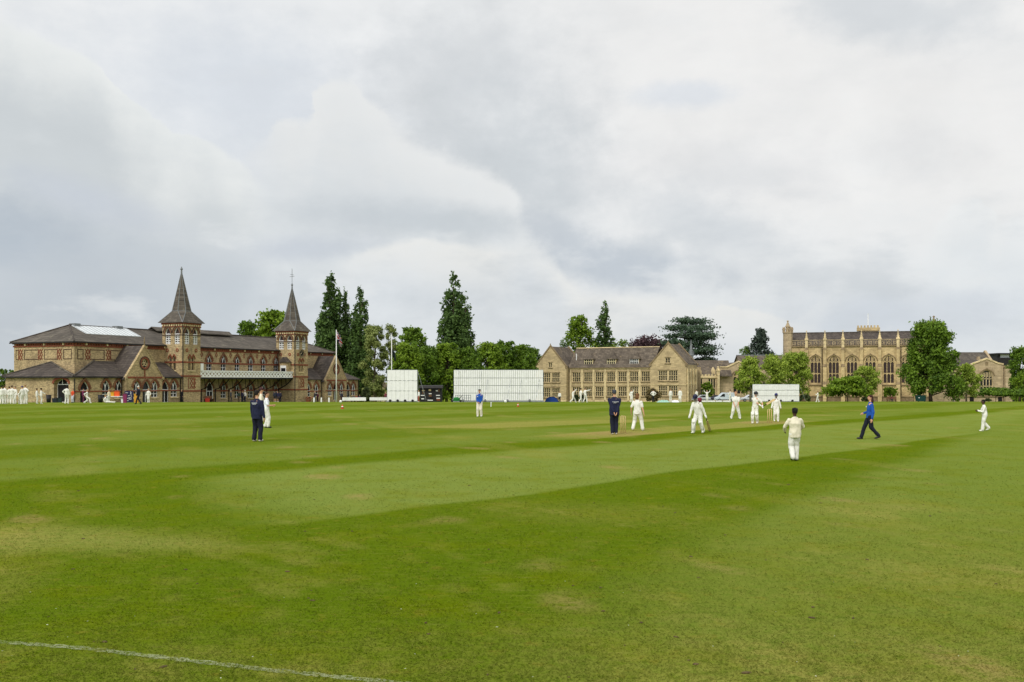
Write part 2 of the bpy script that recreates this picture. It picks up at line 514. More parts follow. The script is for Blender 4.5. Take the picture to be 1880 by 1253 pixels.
c1, c2 = (44.4 + q, wt - q, e2), (44.4 + q, 7, e2)
for p in (((28.92, wt - q, e2), c1, (41.2, MT - .03, 4.4), (28.92, MT - .03, 4.4)), (c1, c2, (41.2, 7, 4.3), (41.2, MT - .03, 4.4))):
    r.slab(p, .14)
obj('aisle_roof', r, 'slate2', pav)
w = MB(); w.wall(W((44.4, 0, 0), (0, 1, 0), (1, 0, 0)), [(wt, BASE), (7, BASE), (7, 2.5), (wt, 2.5)]); obj('aisle_wall', w, 'brick', pav)
g = MB()
g.box(-18.55, -10.7, wt - q - .1, wt - q, ew - .2, ew - .06); g.box(-18.62, -18.5, wt - q, 12.4, ew - .2, ew - .06); g.box(-4.2, -.05, wt - q - .1, wt - q, ew - .2, ew - .06)
for s0 in (-18.15, -10.75, -.15, 33.0, 44.2):
    g.tube([(s0, wt - .12, 2.5), (s0, wt - .12, BASE)], .055, 6)
obj('gutter', g, 'iron', pav)
# --- two projecting gables
def gable(s0, s1, pxs, doors, dz):
    v = FW(-.5); holes = []; mid = (s0 + s1) / 2; gz0 = 2.75 + dz
    for px in pxs:
        make_window(pav, v, PF.s(px, -.5), .05 + dz, gothic(1.15, 2.25, 1.1), ybars(1.15, 2.25, 1.1), rings=RED2, sill='trim', holes=holes)
    for px in doors:
        make_window(pav, v, PF.s(px, -.5), -.7 + dz, gothic(1.25, 2.95, 1.15), DBARS, rings=RED2, holes=holes, name='door')
    ap = 6.75 + dz
    m = MB()
    circ = [(mid + .6 * math.cos(2 * PI * k / 16), 4.55 + dz + .6 * math.sin(2 * PI * k / 16)) for k in range(16)]
    m.wall(v, [(s0, BASE), (s1, BASE), (s1, gz0), (mid, ap), (s0, gz0)], holes + [circ])
    m.wall(LW(s0), [(-.5, BASE), (MT, BASE), (MT, gz0), (-.5, gz0)])
    m.wall(W((s1, 0, 0), (0, 1, 0), (1, 0, 0)), [(-.5, BASE), (MT, BASE), (MT, gz0), (-.5, gz0)])
    obj('gable_wall', m, 'brick', pav)
    g = MB(); g.poly([v.P(a, b, -.2) for a, b in circ]); ro = obj('round_window', g, 'glass', pav)
    g = MB(); cc = lambda rr: [(mid + rr * math.cos(2 * PI * k / 16), 4.55 + dz + rr * math.sin(2 * PI * k / 16)) for k in range(16)]
    g.ribbon(v, cc(.7), .2, .004, .08, 1, closed=True); g.ribbon(v, cc(.86), .12, .004, .11, 2, closed=True)
    for k in range(3):
        a = PI / 1.5 * k + PI / 2
        g.ribbon(v, [(mid + .27 * math.cos(a) + .2 * math.cos(2 * PI * j / 10), 4.55 + dz + .27 * math.sin(a) + .2 * math.sin(2 * PI * j / 10)) for j in range(10)], .07, -.18, -.06, 0, closed=True)
    obj('surround', g, ['trim', 'redbrick', 'darkbrick'], ro)
    c = MB(); c.bar(v, s0 + .05, s1 - .05, 2.55 + dz, 2.78 + dz, .004, .07); c.bar(v, s0, s1, .83 + dz, 1.0 + dz, .004, .05)
    c.bar(v, mid - .09, mid + .09, 2.78 + dz, 3.65 + dz, .004, .05); obj('string_course', c, 'redbrick', pav)
    r = MB(); a0 = (mid, -.35, ap + .1); a1 = (mid, MT + 1.4, ap + .1)
    for sd in (s0 - .3, s1 + .3):
        zz0 = gz0 - .38
        r.slab([(sd, -.35, zz0 + .1), (sd, MT + .02, zz0 + .1), (mid, MT + 1.4, ap + .1), a0], .14)
    gr = obj('gable_roof', r, 'slate2', pav)
    r = MB()
    r.ribbon(v, [(s0 - .12, gz0 - .1), (mid, ap + .1), (s1 + .12, gz0 - .1)], .12, -.3, .06)
    r.bar(v, s0 - .25, s0 + .1, gz0 - .35, gz0 + .02, .005, .14); r.bar(v, s1 - .1, s1 + .25, gz0 - .35, gz0 + .02, .005, .14)
    obj('coping', r, 'brick', gr)
    r = MB(); r.tube([(mid, -.45, ap), (mid, -.45, ap + .5), (mid, -.45, ap + .55), (mid, -.45, ap + 1.3)], [.1, .07, .12, .02], 6)
    obj('finial', r, 'darktrim', gr)
gable(-10.6, -4.3, [251, 283.5], [268.4], 0)
gable(33.2, 39.5, [605.5, 626.7], [616], -.35)
# --- towers
def tower(s0, vane, oriel):
    wd = 3.6; T = MB(); S1 = s0 + wd; top = 10.3
    sides = [FW(0), LW(s0), W((S1, 0, 0), (0, 1, 0), (1, 0, 0)), W((0, wd, 0), (1, 0, 0), (0, 1, 0))]
    rng = [(s0, S1), (0, wd), (0, wd), (s0, S1)]
    allh = [[], [], [], []]
    tw = bpy.data.objects.new('tower', None); COL.objects.link(tw); tw.parent = pav
    B = gothic(1.0, 2.35, .95)
    LAN = gothic(.5, 2.1, .55)
    bars = [[(-.5, .3 * k + .2), (.5, .3 * k + .2)] for k in range(5)] + [[(0, 0), (0, 1.5)]]
    for k in (0, 1, 2):
        a0, a1 = rng[k]; mid = (a0 + a1) / 2
        for dx in (-.82, .82):
            make_window(tw, sides[k], mid + dx, 7.35, B, bars, depth=.3, bw=.11, glass='leaded', frame='white', one=True, holes=allh[k], name='belfry_window', bar_d=.14,
                        rings=[(.15, .02, .08, 'archbrick', False), (.12, .18, .12, 'darkbrick', False)])
        if k < 2:
            for dx in (-.36, .36):
                make_window(tw, sides[k], mid + dx, 3.7, LAN, [], depth=.25, bw=.06, glass='leaded', frame='trim', one=True, holes=allh[k], name='lancet_window',
                            rings=[(.13, .02, .08, 'redbrick', False)], sill='trim')
    for k in range(4):
        a0, a1 = rng[k]
        T.wall(sides[k], [(a0, BASE), (a1, BASE), (a1, top), (a0, top)], allh[k], depth=.3)
    obj('shaft', T, 'brick', tw)
    c = MB()
    for k in range(3):
        a0, a1 = rng[k]; v = sides[k]; mid = (a0 + a1) / 2
        c.bar(v, a0 - .06, a1 + .06, 4.72, 4.95, .004, .06, 0); c.bar(v, a0 - .06, a1 + .06, 2.78, 3.0, .004, .09, 0); c.bar(v, a0 - .06, a1 + .06, .7, .92, .004, .06, 0)
        c.bar(v, a0 - .1, a1 + .1, 10.1, 10.32, .004, .16, 0); c.bar(v, a0 - .08, a1 + .08, 9.72, 9.86, .004, .08, 0)
        c.bar(v, a0 - .05, a1 + .05, 8.55, 8.68, .004, .045, 1)
        for i in range(9):
            c.bar(v, a0 + .42 * i, a0 + .42 * i + .2, 9.86, 10.1, .004, .14, 2)
        if k == 0:
            lattice(c, v, mid + .28, 1.25, 1.1, 1.3, 0); c.ribbon(v, [(mid - .6, 1.2), (mid + .6, 1.2), (mid + .6, 2.6), (mid - .6, 2.6)], .09, .004, .04, 0, closed=True)
        if k < 2:
            for dx in (-.9, .9):
                c.ribbon(v, [(mid + dx + .2 * math.cos(2 * PI * j / 8), 6.5 + .2 * math.sin(2 * PI * j / 8)) for j in range(8)], .14, .004, .05, 0, closed=True)
    obj('brick_band', c, ['redbrick', 'darkbrick', 'trim'], tw)
    g = MB(); g.tube([(s0 - .02, -.14, 10.0), (s0 - .02, -.14, BASE)], .07, 6); obj('downpipe', g, 'iron', tw)
    # broach spire
    cx, cy = s0 + wd / 2, wd / 2; P = MB(); hb = wd / 2 + .42; zb = 10.34; z1, hr, zt = 12.0, 1.27, 17.75
    octp = [(cx + hr / math.cos(PI / 8) * math.cos(PI / 8 + PI / 4 * k), cy + hr / math.cos(PI / 8) * math.sin(PI / 8 + PI / 4 * k), z1) for k in range(8)]
    sq = [(cx + hb, cy + hb, zb), (cx - hb, cy + hb, zb), (cx - hb, cy - hb, zb), (cx + hb, cy - hb, zb)]
    for k in range(4):
        P.poly([sq[k], octp[2 * k], octp[2 * k + 1]])
        P.poly([sq[k], octp[2 * k + 1], octp[(2 * k + 2) % 8], sq[(k + 1) % 4]])
    ap = (cx, cy, zt)
    for k in range(8):
        P.poly([octp[k], octp[(k + 1) % 8], ap])
    P.poly(sq)
    sp = obj('spire', P, 'slate', tw)
    h = MB()
    for k in range(8):
        h.tube([octp[k], ap], [.055, .03], 4); h.tube([octp[k], octp[(k + 1) % 8]], .05, 4)
        h.tube([sq[k // 2], octp[k]], .05, 4)
    h.tube([(cx, cy, zt - .3), (cx, cy, zt + .1), (cx, cy, zt + .2), (cx, cy, zt + .35), (cx, cy, zt + .6)], [.12, .1, .2, .12, .02], 8)
    if vane:
        h.tube([(cx, cy, zt), (cx, cy, zt + 2.9)], .04, 5); h.tube([(cx - .45, cy, zt + 1.9), (cx + .45, cy, zt + 1.9)], .03, 4); h.tube([(cx, cy - .45, zt + 1.6), (cx, cy + .45, zt + 1.6)], .03, 4)
    obj('hip_flashing', h, 'leadroof', tw)
    if oriel:
        v = sides[0]; mid = s0 + wd / 2 + .1; g = MB()
        cc = [(mid + .62 * math.cos(2 * PI * k / 18), 6.75 + .62 * math.sin(2 * PI * k / 18)) for k in range(18)]
        g.poly([v.P(a, b, .03) for a, b in cc], 0); g.ribbon(v, cc, .16, .006, .1, 1, closed=True)
        for k in range(12):
            a = PI / 6 * k; g.ribbon(v, [(mid + .42 * math.cos(a), 6.75 + .42 * math.sin(a)), (mid + .54 * math.cos(a), 6.75 + .54 * math.sin(a))], .05, .035, .05, 2)
        g.ribbon(v, [(mid, 6.75), (mid + .1, 7.1)], .06, .035, .055, 2); g.ribbon(v, [(mid, 6.75), (mid - .35, 6.6)], .06, .035, .058, 2)
        obj('clock', g, ['dark', 'darktrim', 'trim'], tw)
        g = MB(); y0, y1 = .7, 2.2
        g.box(s0 - .9, s0 - .02, y0, y1, 2.76, 5.2, 0)
        g.prism([(s0 - 1.1, y0 - .2, 5.2), (s0 - 1.1, (y0 + y1) / 2, 6.1), (s0 - 1.1, y1 + .2, 5.2)], (1.08, 0, 0), 1)
        g.box(s0 - .95, s0 - .9, y0 + .25, y1 - .25, 2.8, 4.6, 2)
        g.bar(LW(s0 - .95), y0 + .2, y0 + .3, 2.8, 4.7, .004, .04, 3); g.bar(LW(s0 - .95), y1 - .3, y1 - .2, 2.8, 4.7, .004, .04, 3); g.bar(LW(s0 - .95), y0 + .3, y1 - .3, 4.3, 4.7, .004, .04, 3)
        obj('porch', g, ['brick', 'slate2', 'dark', 'white'], tw)
tower(0, False, False)
tower(25.3, True, True)
# --- balcony between the towers
g = MB(); g.box(3.62, 25.28, .28, MT, 2.5, 2.72); bal = obj('balcony', g, 'black', pav)
g = MB(); v = FW(.28)
g.bar(v, 3.62, 25.28, 2.74, 2.9, -.06, .06); g.bar(v, 3.62, 25.28, 3.55, 3.72, -.06, .08)
n = 29; st = (25.2 - 3.7) / n
for i in range(n):
    a = 3.7 + st * i
    g.ribbon(v, [(a, 2.9), (a + st, 3.55)], .19, -.03, .015); g.ribbon(v, [(a, 3.55), (a + st, 2.9)], .19, -.01, .035)
obj('railing', g, 'white', bal)
g = MB()
for i in range(8):
    s0 = 4.25 + 3.0 * i
    g.tube([(s0, .5, 2.46), (s0, 1.3, 1.75), (s0, 2.4, 1.15), (s0, MT - .08, .95)], .075, 5); g.tube([(s0, 1.7, 2.5), (s0, 1.55, 1.6)], .05, 5); g.tube([(s0, 2.5, 2.5), (s0, 2.4, 1.15)], .05, 5)
    g.tube([(s0, MT - .1, 1.0), (s0, MT - .1, -1.0)], .08, 6)
obj('bracket', g, 'black', bal)
dv = FW(MT)
make_window(pav, W((0, MT - .03, 0), (1, 0, 0), (0, -1, 0)), UPW[1], -1.05, gothic(1.25, 3.1, 1.1), DBARS, depth=-.01, bw=.09, glass='dark', rings=RED2, name='door', bar_d=.05)
g = MB(); g.box(3.75, 4.35, .1, .16, 3.7, 4.7, 0); obj('notice_board', g, 'white', bal)
# ================= stone school building with two gabled wings =================
SF = Frame(5.15, 224.95, .866, -.5)
sch = thing('school_building', 'honey stone school building with twin gables and rows of mullioned windows', 'school', (SF.ox, SF.oy, 0), SF.rz)
SB = -4.6
def mull(w, h, nx, ny, bw=.0):
    return [[(-w / 2 + w * i / nx, 0), (-w / 2 + w * i / nx, h)] for i in range(1, nx)] + [[(-w / 2, h * j / ny), (w / 2, h * j / ny)] for j in range(1, ny)]
def swin(parent, v, x, z, w, h, nx, holes, ny=2, frame='trim', hood=True, name='window', glass='glass'):
    o = make_window(parent, v, x, z, rect(w, h), mull(w, h, nx, ny), depth=.22, bw=.085, glass=glass, frame=frame, holes=holes, bar_d=.21, name=name)
    f = MB()                                      # slim white casement bars inside each light
    for i in range(nx):
        c = -w / 2 + w * (i + .5) / nx
        f.bar(v, x + c - .008, x + c + .008, z, z + h, -.2, -.17)
    for j in range(1, ny * 2):
        if j % 2:
            f.bar(v, x - w / 2, x + w / 2, z + h * j / (ny * 2) - .014, z + h * j / (ny * 2) + .014, -.205, -.165)
    obj('casement', f, 'cream', o)
    if hood:
        f = MB(); f.bar(v, x - w / 2 - .15, x + w / 2 + .15, z - .26, z - .06, .004, .14); f.bar(v, x - w / 2 - .12, x + w / 2 + .12, z + h + .06, z + h + .18, .004, .1)
        obj('sill', f, 'darktrim', o)
    return o
v0 = FW(0); v1 = FW(1.2); holes0, holes1, holes2 = [], [], []
for px in (1217, 1236):
    x = SF.s(px, 0); swin(sch, v0, x, 2.3, 1.95, 2.1, 4, holes0); swin(sch, v0, x, -.9, 1.95, 2.1, 4, holes0)
for px in (1003.4, 1020.6):
    x = SF.s(px, 0); swin(sch, v0, x, 1.95, 1.95, 2.05, 4, holes2); swin(sch, v0, x, -1.4, 1.95, 2.05, 4, holes2)
swin(sch, v0, SF.s(1226, 0), 6.0, 1.1, 1.1, 2, holes0, 1); swin(sch, v0, SF.s(1010.5, 0), 5.3, .9, 1.0, 2, holes2, 1)
for i in range(7):
    x = SF.s(1058.5 + 21.15 * i, 1.2); k = i / 6
    swin(sch, v1, x, 2.02 + .15 * k, 1.95, 2.05, 4, holes1); swin(sch, v1, x, -1.2 + .2 * k, 1.95, 2.05, 4, holes1)
KZ, AZ = 5.9, 10.1
w = MB()
w.wall(v0, [(27.9, SB), (35.9, SB), (35.9, KZ), (31.9, AZ), (27.9, KZ)], holes0)
w.wall(v0, [(0, SB), (8, SB), (8, KZ - .35), (4, AZ - .1), (0, KZ - .35)], holes2)
w.wall(v1, [(8, SB), (27.9, SB), (27.9, 5.2), (8, 5.2)], holes1)
for s0, n in ((0, -1), (8, 1), (27.9, -1), (35.9, 1)):
    w.wall(W((s0, 0, 0), (0, 1, 0), (n, 0, 0)), [(0, SB), (6.5 if s0 > 30 else 9, SB), (6.5 if s0 > 30 else 9, 5.6), (0, 5.6)])
w.wall(W((0, 9, 0), (1, 0, 0), (0, 1, 0)), [(0, SB), (35.9, SB), (35.9, 5.2), (0, 5.2)])
w.poly([(27.9, 6.5, KZ), (35.9, 6.5, KZ), (31.9, 6.5, AZ)]); w.poly([(0, 9, 5.5), (8, 9, 5.5), (4, 9, AZ - .1)])
obj('wall', w, 'stone', sch)
r = MB()
r.slab([(7.9, .95, 5.2), (28, .95, 5.2), (28, 5.1, 9.6), (7.9, 5.1, 9.6)], .18); r.slab([(28, 9.3, 5.2), (7.9, 9.3, 5.2), (7.9, 5.1, 9.6), (28, 5.1, 9.6)], .18)
for a, b, ap, kz, d in ((0, 8, AZ - .15, KZ - .4, 9.2), (27.9, 35.9, AZ - .05, KZ - .05, 6.7)):
    m_ = (a + b) / 2
    for e_ in (a - .12, b + .12):
        r.slab([(e_, .12, kz), (e_, d - .2, kz), (m_, d - .2, ap), (m_, .12, ap)], .16)
rf = obj('roof', r, 'tile', sch)
r = MB(); r.tube([(8, 5.1, 9.62), (28, 5.1, 9.62)], .13, 6); obj('ridge_tile', r, 'trim', rf)
r = MB()
for a, b, ap, kz, d in ((0, 8, AZ - .1, KZ - .35, 9), (27.9, 35.9, AZ, KZ, 6.5)):
    m_ = (a + b) / 2
    for dd in (0, -d):
        r.ribbon(v0, [(a - .25, kz - .25), (a + .35, kz + .28), (m_, ap + .12), (b - .35, kz + .28), (b + .25, kz - .25)], .26, dd - .25, dd + .12)
    r.bar(v0, a - .3, a + .25, kz - .6, kz - .12, .005, .16); r.bar(v0, b - .25, b + .3, kz - .6, kz - .12, .005, .16)
    r.tube([(m_, -.05, ap), (m_, -.05, ap + .6)], [.16, .08], 6)
obj('coping', r, 'darktrim', sch)
c = MB()
for v, a, b, dz in ((v0, 0, 8, -.25), (v0, 27.9, 35.9, 0), (v1, 8, 27.9, 0)):
    c.bar(v, a, b, 1.42 + dz, 1.56 + dz, .004, .08)
    c.bar(v, a, b, SB, -2.0, .004, .12)
c.bar(v1, 8, 27.9, 4.75, 5.0, .004, .14)
for px in [1047.5] + [1069 + 21.15 * i for i in range(6)]:
    s0 = SF.s(px, 1.2); c.bar(v1, s0 - .22, s0 + .22, SB, 4.7, .006, .12)
v3 = W((35.9, 0, 0), (0, 1, 0), (1, 0, 0))
for t in (.6, 2.2, 3.9, 5.6):
    c.bar(v3, t - .25, t + .25, SB, 4.8, .004, .3)
c.bar(v3, 0, 6.5, 1.5, 1.7, .004, .12)
obj('stone_band', c, 'trim', sch)
c = MB()
for t in (1.4, 3.05, 4.75):
    for z0 in (-.8, 2.3):
        c.bar(v3, t - .3, t + .3, z0, z0 + 2.0, .004, .03)
obj('side_window', c, 'glass', sch)
g = MB()
g.tube([(8.25, 1.0, 5.0), (8.25, 1.0, SB)], .08, 6); g.box(8.1, 27.8, .85, .97, 5.0, 5.14)
obj('gutter', g, 'darktrim', sch)
g = MB(); g.tube([(9.2, 2.6, 6.6), (9.2, 2.6, 8.3)], .1, 6); obj('vent_pipe', g, 'white', rf)
for k, px in enumerate((1081, 1123, 1165)):
    x = SF.s(px, 1.9); d = MB()
    yy0, z0, z1 = 1.75, 5.75, 7.05
    d.hexa([(x - 1.05, yy0, z0), (x + 1.05, yy0, z0), (x + 1.05, 4, z0), (x - 1.05, 4, z0)], [(x - 1.05, yy0, z1), (x + 1.05, yy0, z1), (x + 1.05, 4, z1), (x - 1.05, 4, z1)], 0)
    for p in ([(x - 1.3, yy0 - .25, z1), (x + 1.3, yy0 - .25, z1), (x, yy0 + .9, z1 + 1.35)], [(x - 1.3, yy0 - .25, z1), (x, yy0 + .9, z1 + 1.35), (x, 4.6, z1 + 1.35), (x - 1.3, 3.4, z1)], [(x + 1.3, yy0 - .25, z1), (x + 1.3, 3.4, z1), (x, 4.6, z1 + 1.35), (x, yy0 + .9, z1 + 1.35)]):
        d.slab(p, .12, 1)
    do = obj('dormer', d, ['trim', 'tile'], rf)
    vd = FW(yy0 - .01); q = MB()
    q.bar(vd, x - .95, x + .95, z0 + .08, z1 - .05, .002, .03, 0)
    for i in range(5):
        q.bar(vd, x - .95 + .475 * i - .05, x - .95 + .475 * i + .05, z0 + .05, z1, .005, .1, 1)
    q.bar(vd, x - .95, x + .95, z0 + .7, z0 + .78, .005, .08, 1)
    obj('dormer_window', q, ['glass', ('white' if k == 2 else 'cream')], do)

# ================= chapel =================
CF = Frame(75.5, 276.0, .951, -.308)
chp = thing('chapel', 'tall golden stone chapel with pinnacled buttresses and big pointed windows', 'chapel', (CF.ox, CF.oy, 0), CF.rz)
CB = -6.0; L = CF.s(1724, 0); TOPZ = CF.z(1547, 635.5, 0); PZ = TOPZ + 1.75; v0 = FW(0)
bays = [CF.s(px, 0) for px in (1480.7, 1514.5, 1547.5, 1581.5, 1615.0, 1648.6, 1682)] + [CF.s(1715, 0)]
edges = [1.9] + bays
holes = []
zs, zh = CF.z(1560, 704, 0), CF.z(1560, 653.5, 0)
H = zh - zs
def chapel_window(par, v, x, z, w, h, holes, rise, glass='leaded'):
    bars = []; sp = h - rise
    for i in (1, 2):
        bars.append([(-w / 2 + w * i / 3, 0), (-w / 2 + w * i / 3, sp + rise * .75)])
    bars.append([(-w / 2, h * .36), (w / 2, h * .36)])
    for lev, n in ((h * .36 - .55, 3), (sp - .45, 3)):
        for i in range(n):
            c = -w / 2 + w * (i + .5) / n; q = w / n / 2
            bars.append([(c - q, lev), (c - q * .6, lev + .38), (c, lev + .55), (c + q * .6, lev + .38), (c + q, lev)])
    for i in range(6):
        xx = -w / 2 + w * (i + .5) / 6
        bars.append([(xx, sp + .1), (xx, sp + rise * (.9 - 2.6 * (xx / w) ** 2))])
    return make_window(par, v, x, z, gothic(w, h, rise, flat=True), bars, depth=.45, bw=.16, glass=glass, frame='stone2', holes=holes, bar_d=.2,
                       rings=[(.22, .3, .2, 'darktrim', False)])
mids = [(edges[i] + edges[i + 1]) / 2 for i in range(len(edges) - 1)]
for x in mids:
    chapel_window(chp, v0, x, zs, 2.75, H, holes, 1.7)
w = MB(); w.wall(v0, [(0, CB), (L, CB), (L, TOPZ), (0, TOPZ)], holes, depth=.45)
w.wall(LW(0), [(0, CB), (12, CB), (12, TOPZ), (6, TOPZ + 4.2), (0, TOPZ)]); w.wall(W((L, 0, 0), (0, 1, 0), (1, 0, 0)), [(0, CB), (12, CB), (12, TOPZ), (6, TOPZ + 4.2), (0, TOPZ)])
w.wall(W((0, 12, 0), (1, 0, 0), (0, 1, 0)), [(0, CB), (L, CB), (L, TOPZ), (0, TOPZ)])
obj('wall', w, 'stone2', chp)
r = MB(); rz_ = CF.z(1560, 611.0, 6)
r.slab([(0, .9, TOPZ), (L, .9, TOPZ), (L, 6, rz_), (0, 6, rz_)], .2); r.slab([(L, 11.2, TOPZ), (0, 11.2, TOPZ), (0, 6, rz_), (L, 6, rz_)], .2)
rf = obj('roof', r, 'slate2', chp)
r = MB(); r.box(0, L, 5.8, 6.2, rz_ - .05, rz_ + .22)
obj('ridge_crest', r, 'slate', rf)
c = MB()
z1 = CF.z(1560, 706.5, 0); z2 = CF.z(1560, 727.6, 0)
c.bar(v0, 0, L, TOPZ - .2, TOPZ + .15, .004, .35, 1); c.bar(v0, 0, L, z1 - .25, z1, .004, .3, 1); c.bar(v0, 0, L, CB, z2 - .3, .004, .35, 2); c.bar(v0, 0, L, z2 - .3, z2, .004, .5, 1)
obj('stone_band', c, ['trim', 'darktrim', 'darktrim'], chp)
p = MB()                                           # openwork parapet
p.bar(v0, 1.6, L, PZ - .2, PZ, -.3, .1)
x = 1.7
while x < L:
    p.bar(v0, x, x + .12, TOPZ + .15, PZ - .2, -.22, -.02); x += .42
for i in range(len(edges) - 1):
    for k in range(3):
        a = edges[i] + (edges[i + 1] - edges[i]) * (k + .5) / 3
        p.ribbon(v0, [(a + .36 * math.cos(2 * PI * j / 10), TOPZ + .8 + .36 * math.sin(2 * PI * j / 10)) for j in range(10)], .14, -.25, .03, closed=True)
obj('parapet', p, 'greytrim', chp)
def pinnacle(mb, x, y, z, s, h):
    mb.box(x - s, x + s, y - s, y + s, z, z + h * .42)
    mb.box(x - s * 1.35, x + s * 1.35, y - s * 1.35, y + s * 1.35, z + h * .42, z + h * .5)
    q = z + h * .5
    mb.add([(x - s, y - s, q), (x + s, y - s, q), (x + s, y + s, q), (x - s, y + s, q), (x, y, z + h * .93)], [(0, 1, 4), (1, 2, 4), (2, 3, 4), (3, 0, 4)])
    for k in range(4):
        f = k / 4; sx = s * (1 - f)
        for dx, dy in ((1, 1), (1, -1), (-1, 1), (-1, -1)):
            mb.box(x + dx * sx - .07, x + dx * sx + .07, y + dy * sx - .07, y + dy * sx + .07, q + (h * .43) * f, q + (h * .43) * f + .18)
    mb.ell((x, y, z + h * .93), (s * .62, s * .62, s * .4), 6, 4); mb.box(x - .06, x + .06, y - .06, y + .06, z + h * .93, z + h)
for x in bays:
    b = MB()
    za, zb = CF.z(1547, 674, -1), CF.z(1547, 642, -1)
    b.box(x - .5, x + .5, -1.7, .1, CB, z1); b.hexa([(x - .5, -1.7, z1), (x + .5, -1.7, z1), (x + .5, 0, z1), (x - .5, 0, z1)], [(x - .45, -1.2, z1 + .8), (x + .45, -1.2, z1 + .8), (x + .45, 0, z1 + .8), (x - .45, 0, z1 + .8)], 1)
    b.box(x - .45, x + .45, -1.2, .08, z1 + .8, za); b.hexa([(x - .5, -1.25, za), (x + .5, -1.25, za), (x + .5, 0, za), (x - .5, 0, za)], [(x - .4, -.8, za + .8), (x + .4, -.8, za + .8), (x + .4, 0, za + .8), (x - .4, 0, za + .8)], 1)
    b.box(x - .4, x + .4, -.8, .06, za + .8, zb); b.hexa([(x - .5, -.85, zb), (x + .5, -.85, zb), (x + .5, 0, zb), (x - .5, 0, zb)], [(x - .34, -.4, zb + .8), (x + .34, -.4, zb + .8), (x + .34, 0, zb + .8), (x - .34, 0, zb + .8)], 1)
    bo = obj('buttress', b, ['stone2', 'darktrim'], chp)
    b = MB(); pinnacle(b, x, -.15, zb + .6, .36, CF.z(1547, 606, 0) - zb - .6); obj('pinnacle', b, 'trim', bo)
t = MB()                                           # corner turret, octagonal
tz = CF.z(1447, 612, 0); tt = CF.z(1444, 588.5, 0)
t.tube([(.9, .2, CB), (.9, .2, tz)], 1.25, 8); t.tube([(.9, .2, tz), (.9, .2, tz + .3)], 1.4, 8)
for k in range(8):
    a = PI / 4 * k; pinnacle(t, .9 + 1.25 * math.cos(a), .2 + 1.25 * math.sin(a), tz + .3, .18, 1.4)
pinnacle(t, .9, .2, tz + .3, .5, tt - tz - .3)
obj('turret', t, 'stonepale', chp)
t = MB(); pinnacle(t, 1.2, 11, tz - 3, .8, tt - tz + 1.8); obj('turret', t, 'darktrim', chp)
t = MB(); x = CF.s(1717, 0); tt = CF.z(1717, 578, 0); t.tube([(x, 4, TOPZ - 2), (x, 4, tt - 4)], .8, 8); pinnacle(t, x, 4, tt - 4.2, .55, 4.2); obj('turret', t, 'darktrim', chp)
t = MB(); xa, xb = CF.s(1573, 12), CF.s(1615, 12); z0, z1_ = CF.z(1590, 622, 12), CF.z(1590, 602.5, 12)
t.box(xa + .5, xb - .5, 10, 13, z0 - 4, z1_ - .9); t.box(xa, xb, 9.6, 13.4, z1_ - .9, z1_)
k = 7
for i in range(k):
    t.box(xa + (xb - xa) * (i + .08) / k, xa + (xb - xa) * (i + .62) / k, 9.6, 9.9, z1_, z1_ + .6)
tb = obj('battlement', t, 'stone2', chp)
t = MB(); t.tube([(CF.s(1593.7, 12), 12, z1_), (CF.s(1593.7, 12), 12, CF.z(1593.7, 576, 12))], .1, 6); obj('flagpole', t, 'white', tb)
g = MB()
for x, k in ((bays[1] - .75, 1), (bays[5] + .75, 1)):
    g.tube([(x, -.2, TOPZ - .4), (x, -.2, CB)], .1, 6)
obj('downpipe', g, 'iron', chp)

# ================= low stone ranges between school and chapel =================
def flat_building(name, label, cat, px0, Y):
    p = at(px0, Y); return thing(name, label, cat, (p.x, Y, 0))
def mx(px, Y, px0):
    return (px - px0) / F * Y
Y0 = 236.0; lk = flat_building('stone_range', 'low stone range with battlemented parapet and slate roof beside the school', 'building', 1268, Y0)
q = lambda px: mx(px, Y0, 1268); Z = lambda py: zz(py, Y0); v = FW(0); holes = []
for px in (1283.5, 1307):
    make_window(lk, v, q(px), Z(731), rect(q(1268 + 13.5), Z(695) - Z(731)), mull(q(1281.5), Z(695) - Z(731), 3, 2), bw=.17, frame='trim', holes=holes)
w = MB(); w.wall(v, [(0, -7), (q(1318), -7), (q(1318), Z(690)), (0, Z(690))], holes); w.box(0, q(1318), 9, 9.3, -7, Z(690))
obj('wall', w, 'stonepale', lk)
w = MB(); w.bar(v, 0, q(1316), Z(694), Z(691), .004, .2)
for i in range(8):
    w.bar(v, .2 + .78 * i, .62 + .78 * i, Z(691), Z(687.5), -.2, .15)
obj('parapet', w, 'trim', lk)
w = MB(); w.slab([(-.5, .5, Z(690)), (q(1345), .5, Z(690)), (q(1345), 4.5, zz(662, Y0 + 4.5)), (-.5, 4.5, zz(662, Y0 + 4.5))], .2)
w.slab([(q(1345), 9, Z(690)), (-.5, 9, Z(690)), (-.5, 4.5, zz(662, Y0 + 4.5)), (q(1345), 4.5, zz(662, Y0 + 4.5))], .2)
rf = obj('roof', w, 'tile', lk)
for px in (1285.5, 1311.5):
    w = MB(); x = q(px); zb = Z(689)
    w.prism([(x - .45, .9, zb), (x + .45, .9, zb), (x + .45, .9, zb + 1.0), (x, .9, zb + 1.9), (x - .45, .9, zb + 1.0)], (0, 2, 0)); w.box(x - .2, x + .2, .86, .9, zb + .3, zb + 1.0)
    obj('dormer', w, 'trim', rf)
w = MB(); w.box(q(1316), q(1320), -.8, .3, -7, Z(688)); pinnacle(w, q(1318), -.2, Z(688), .35, 2.0); obj('buttress', w, 'trim', lk)
w = MB(); x, y = q(1275), 4.5
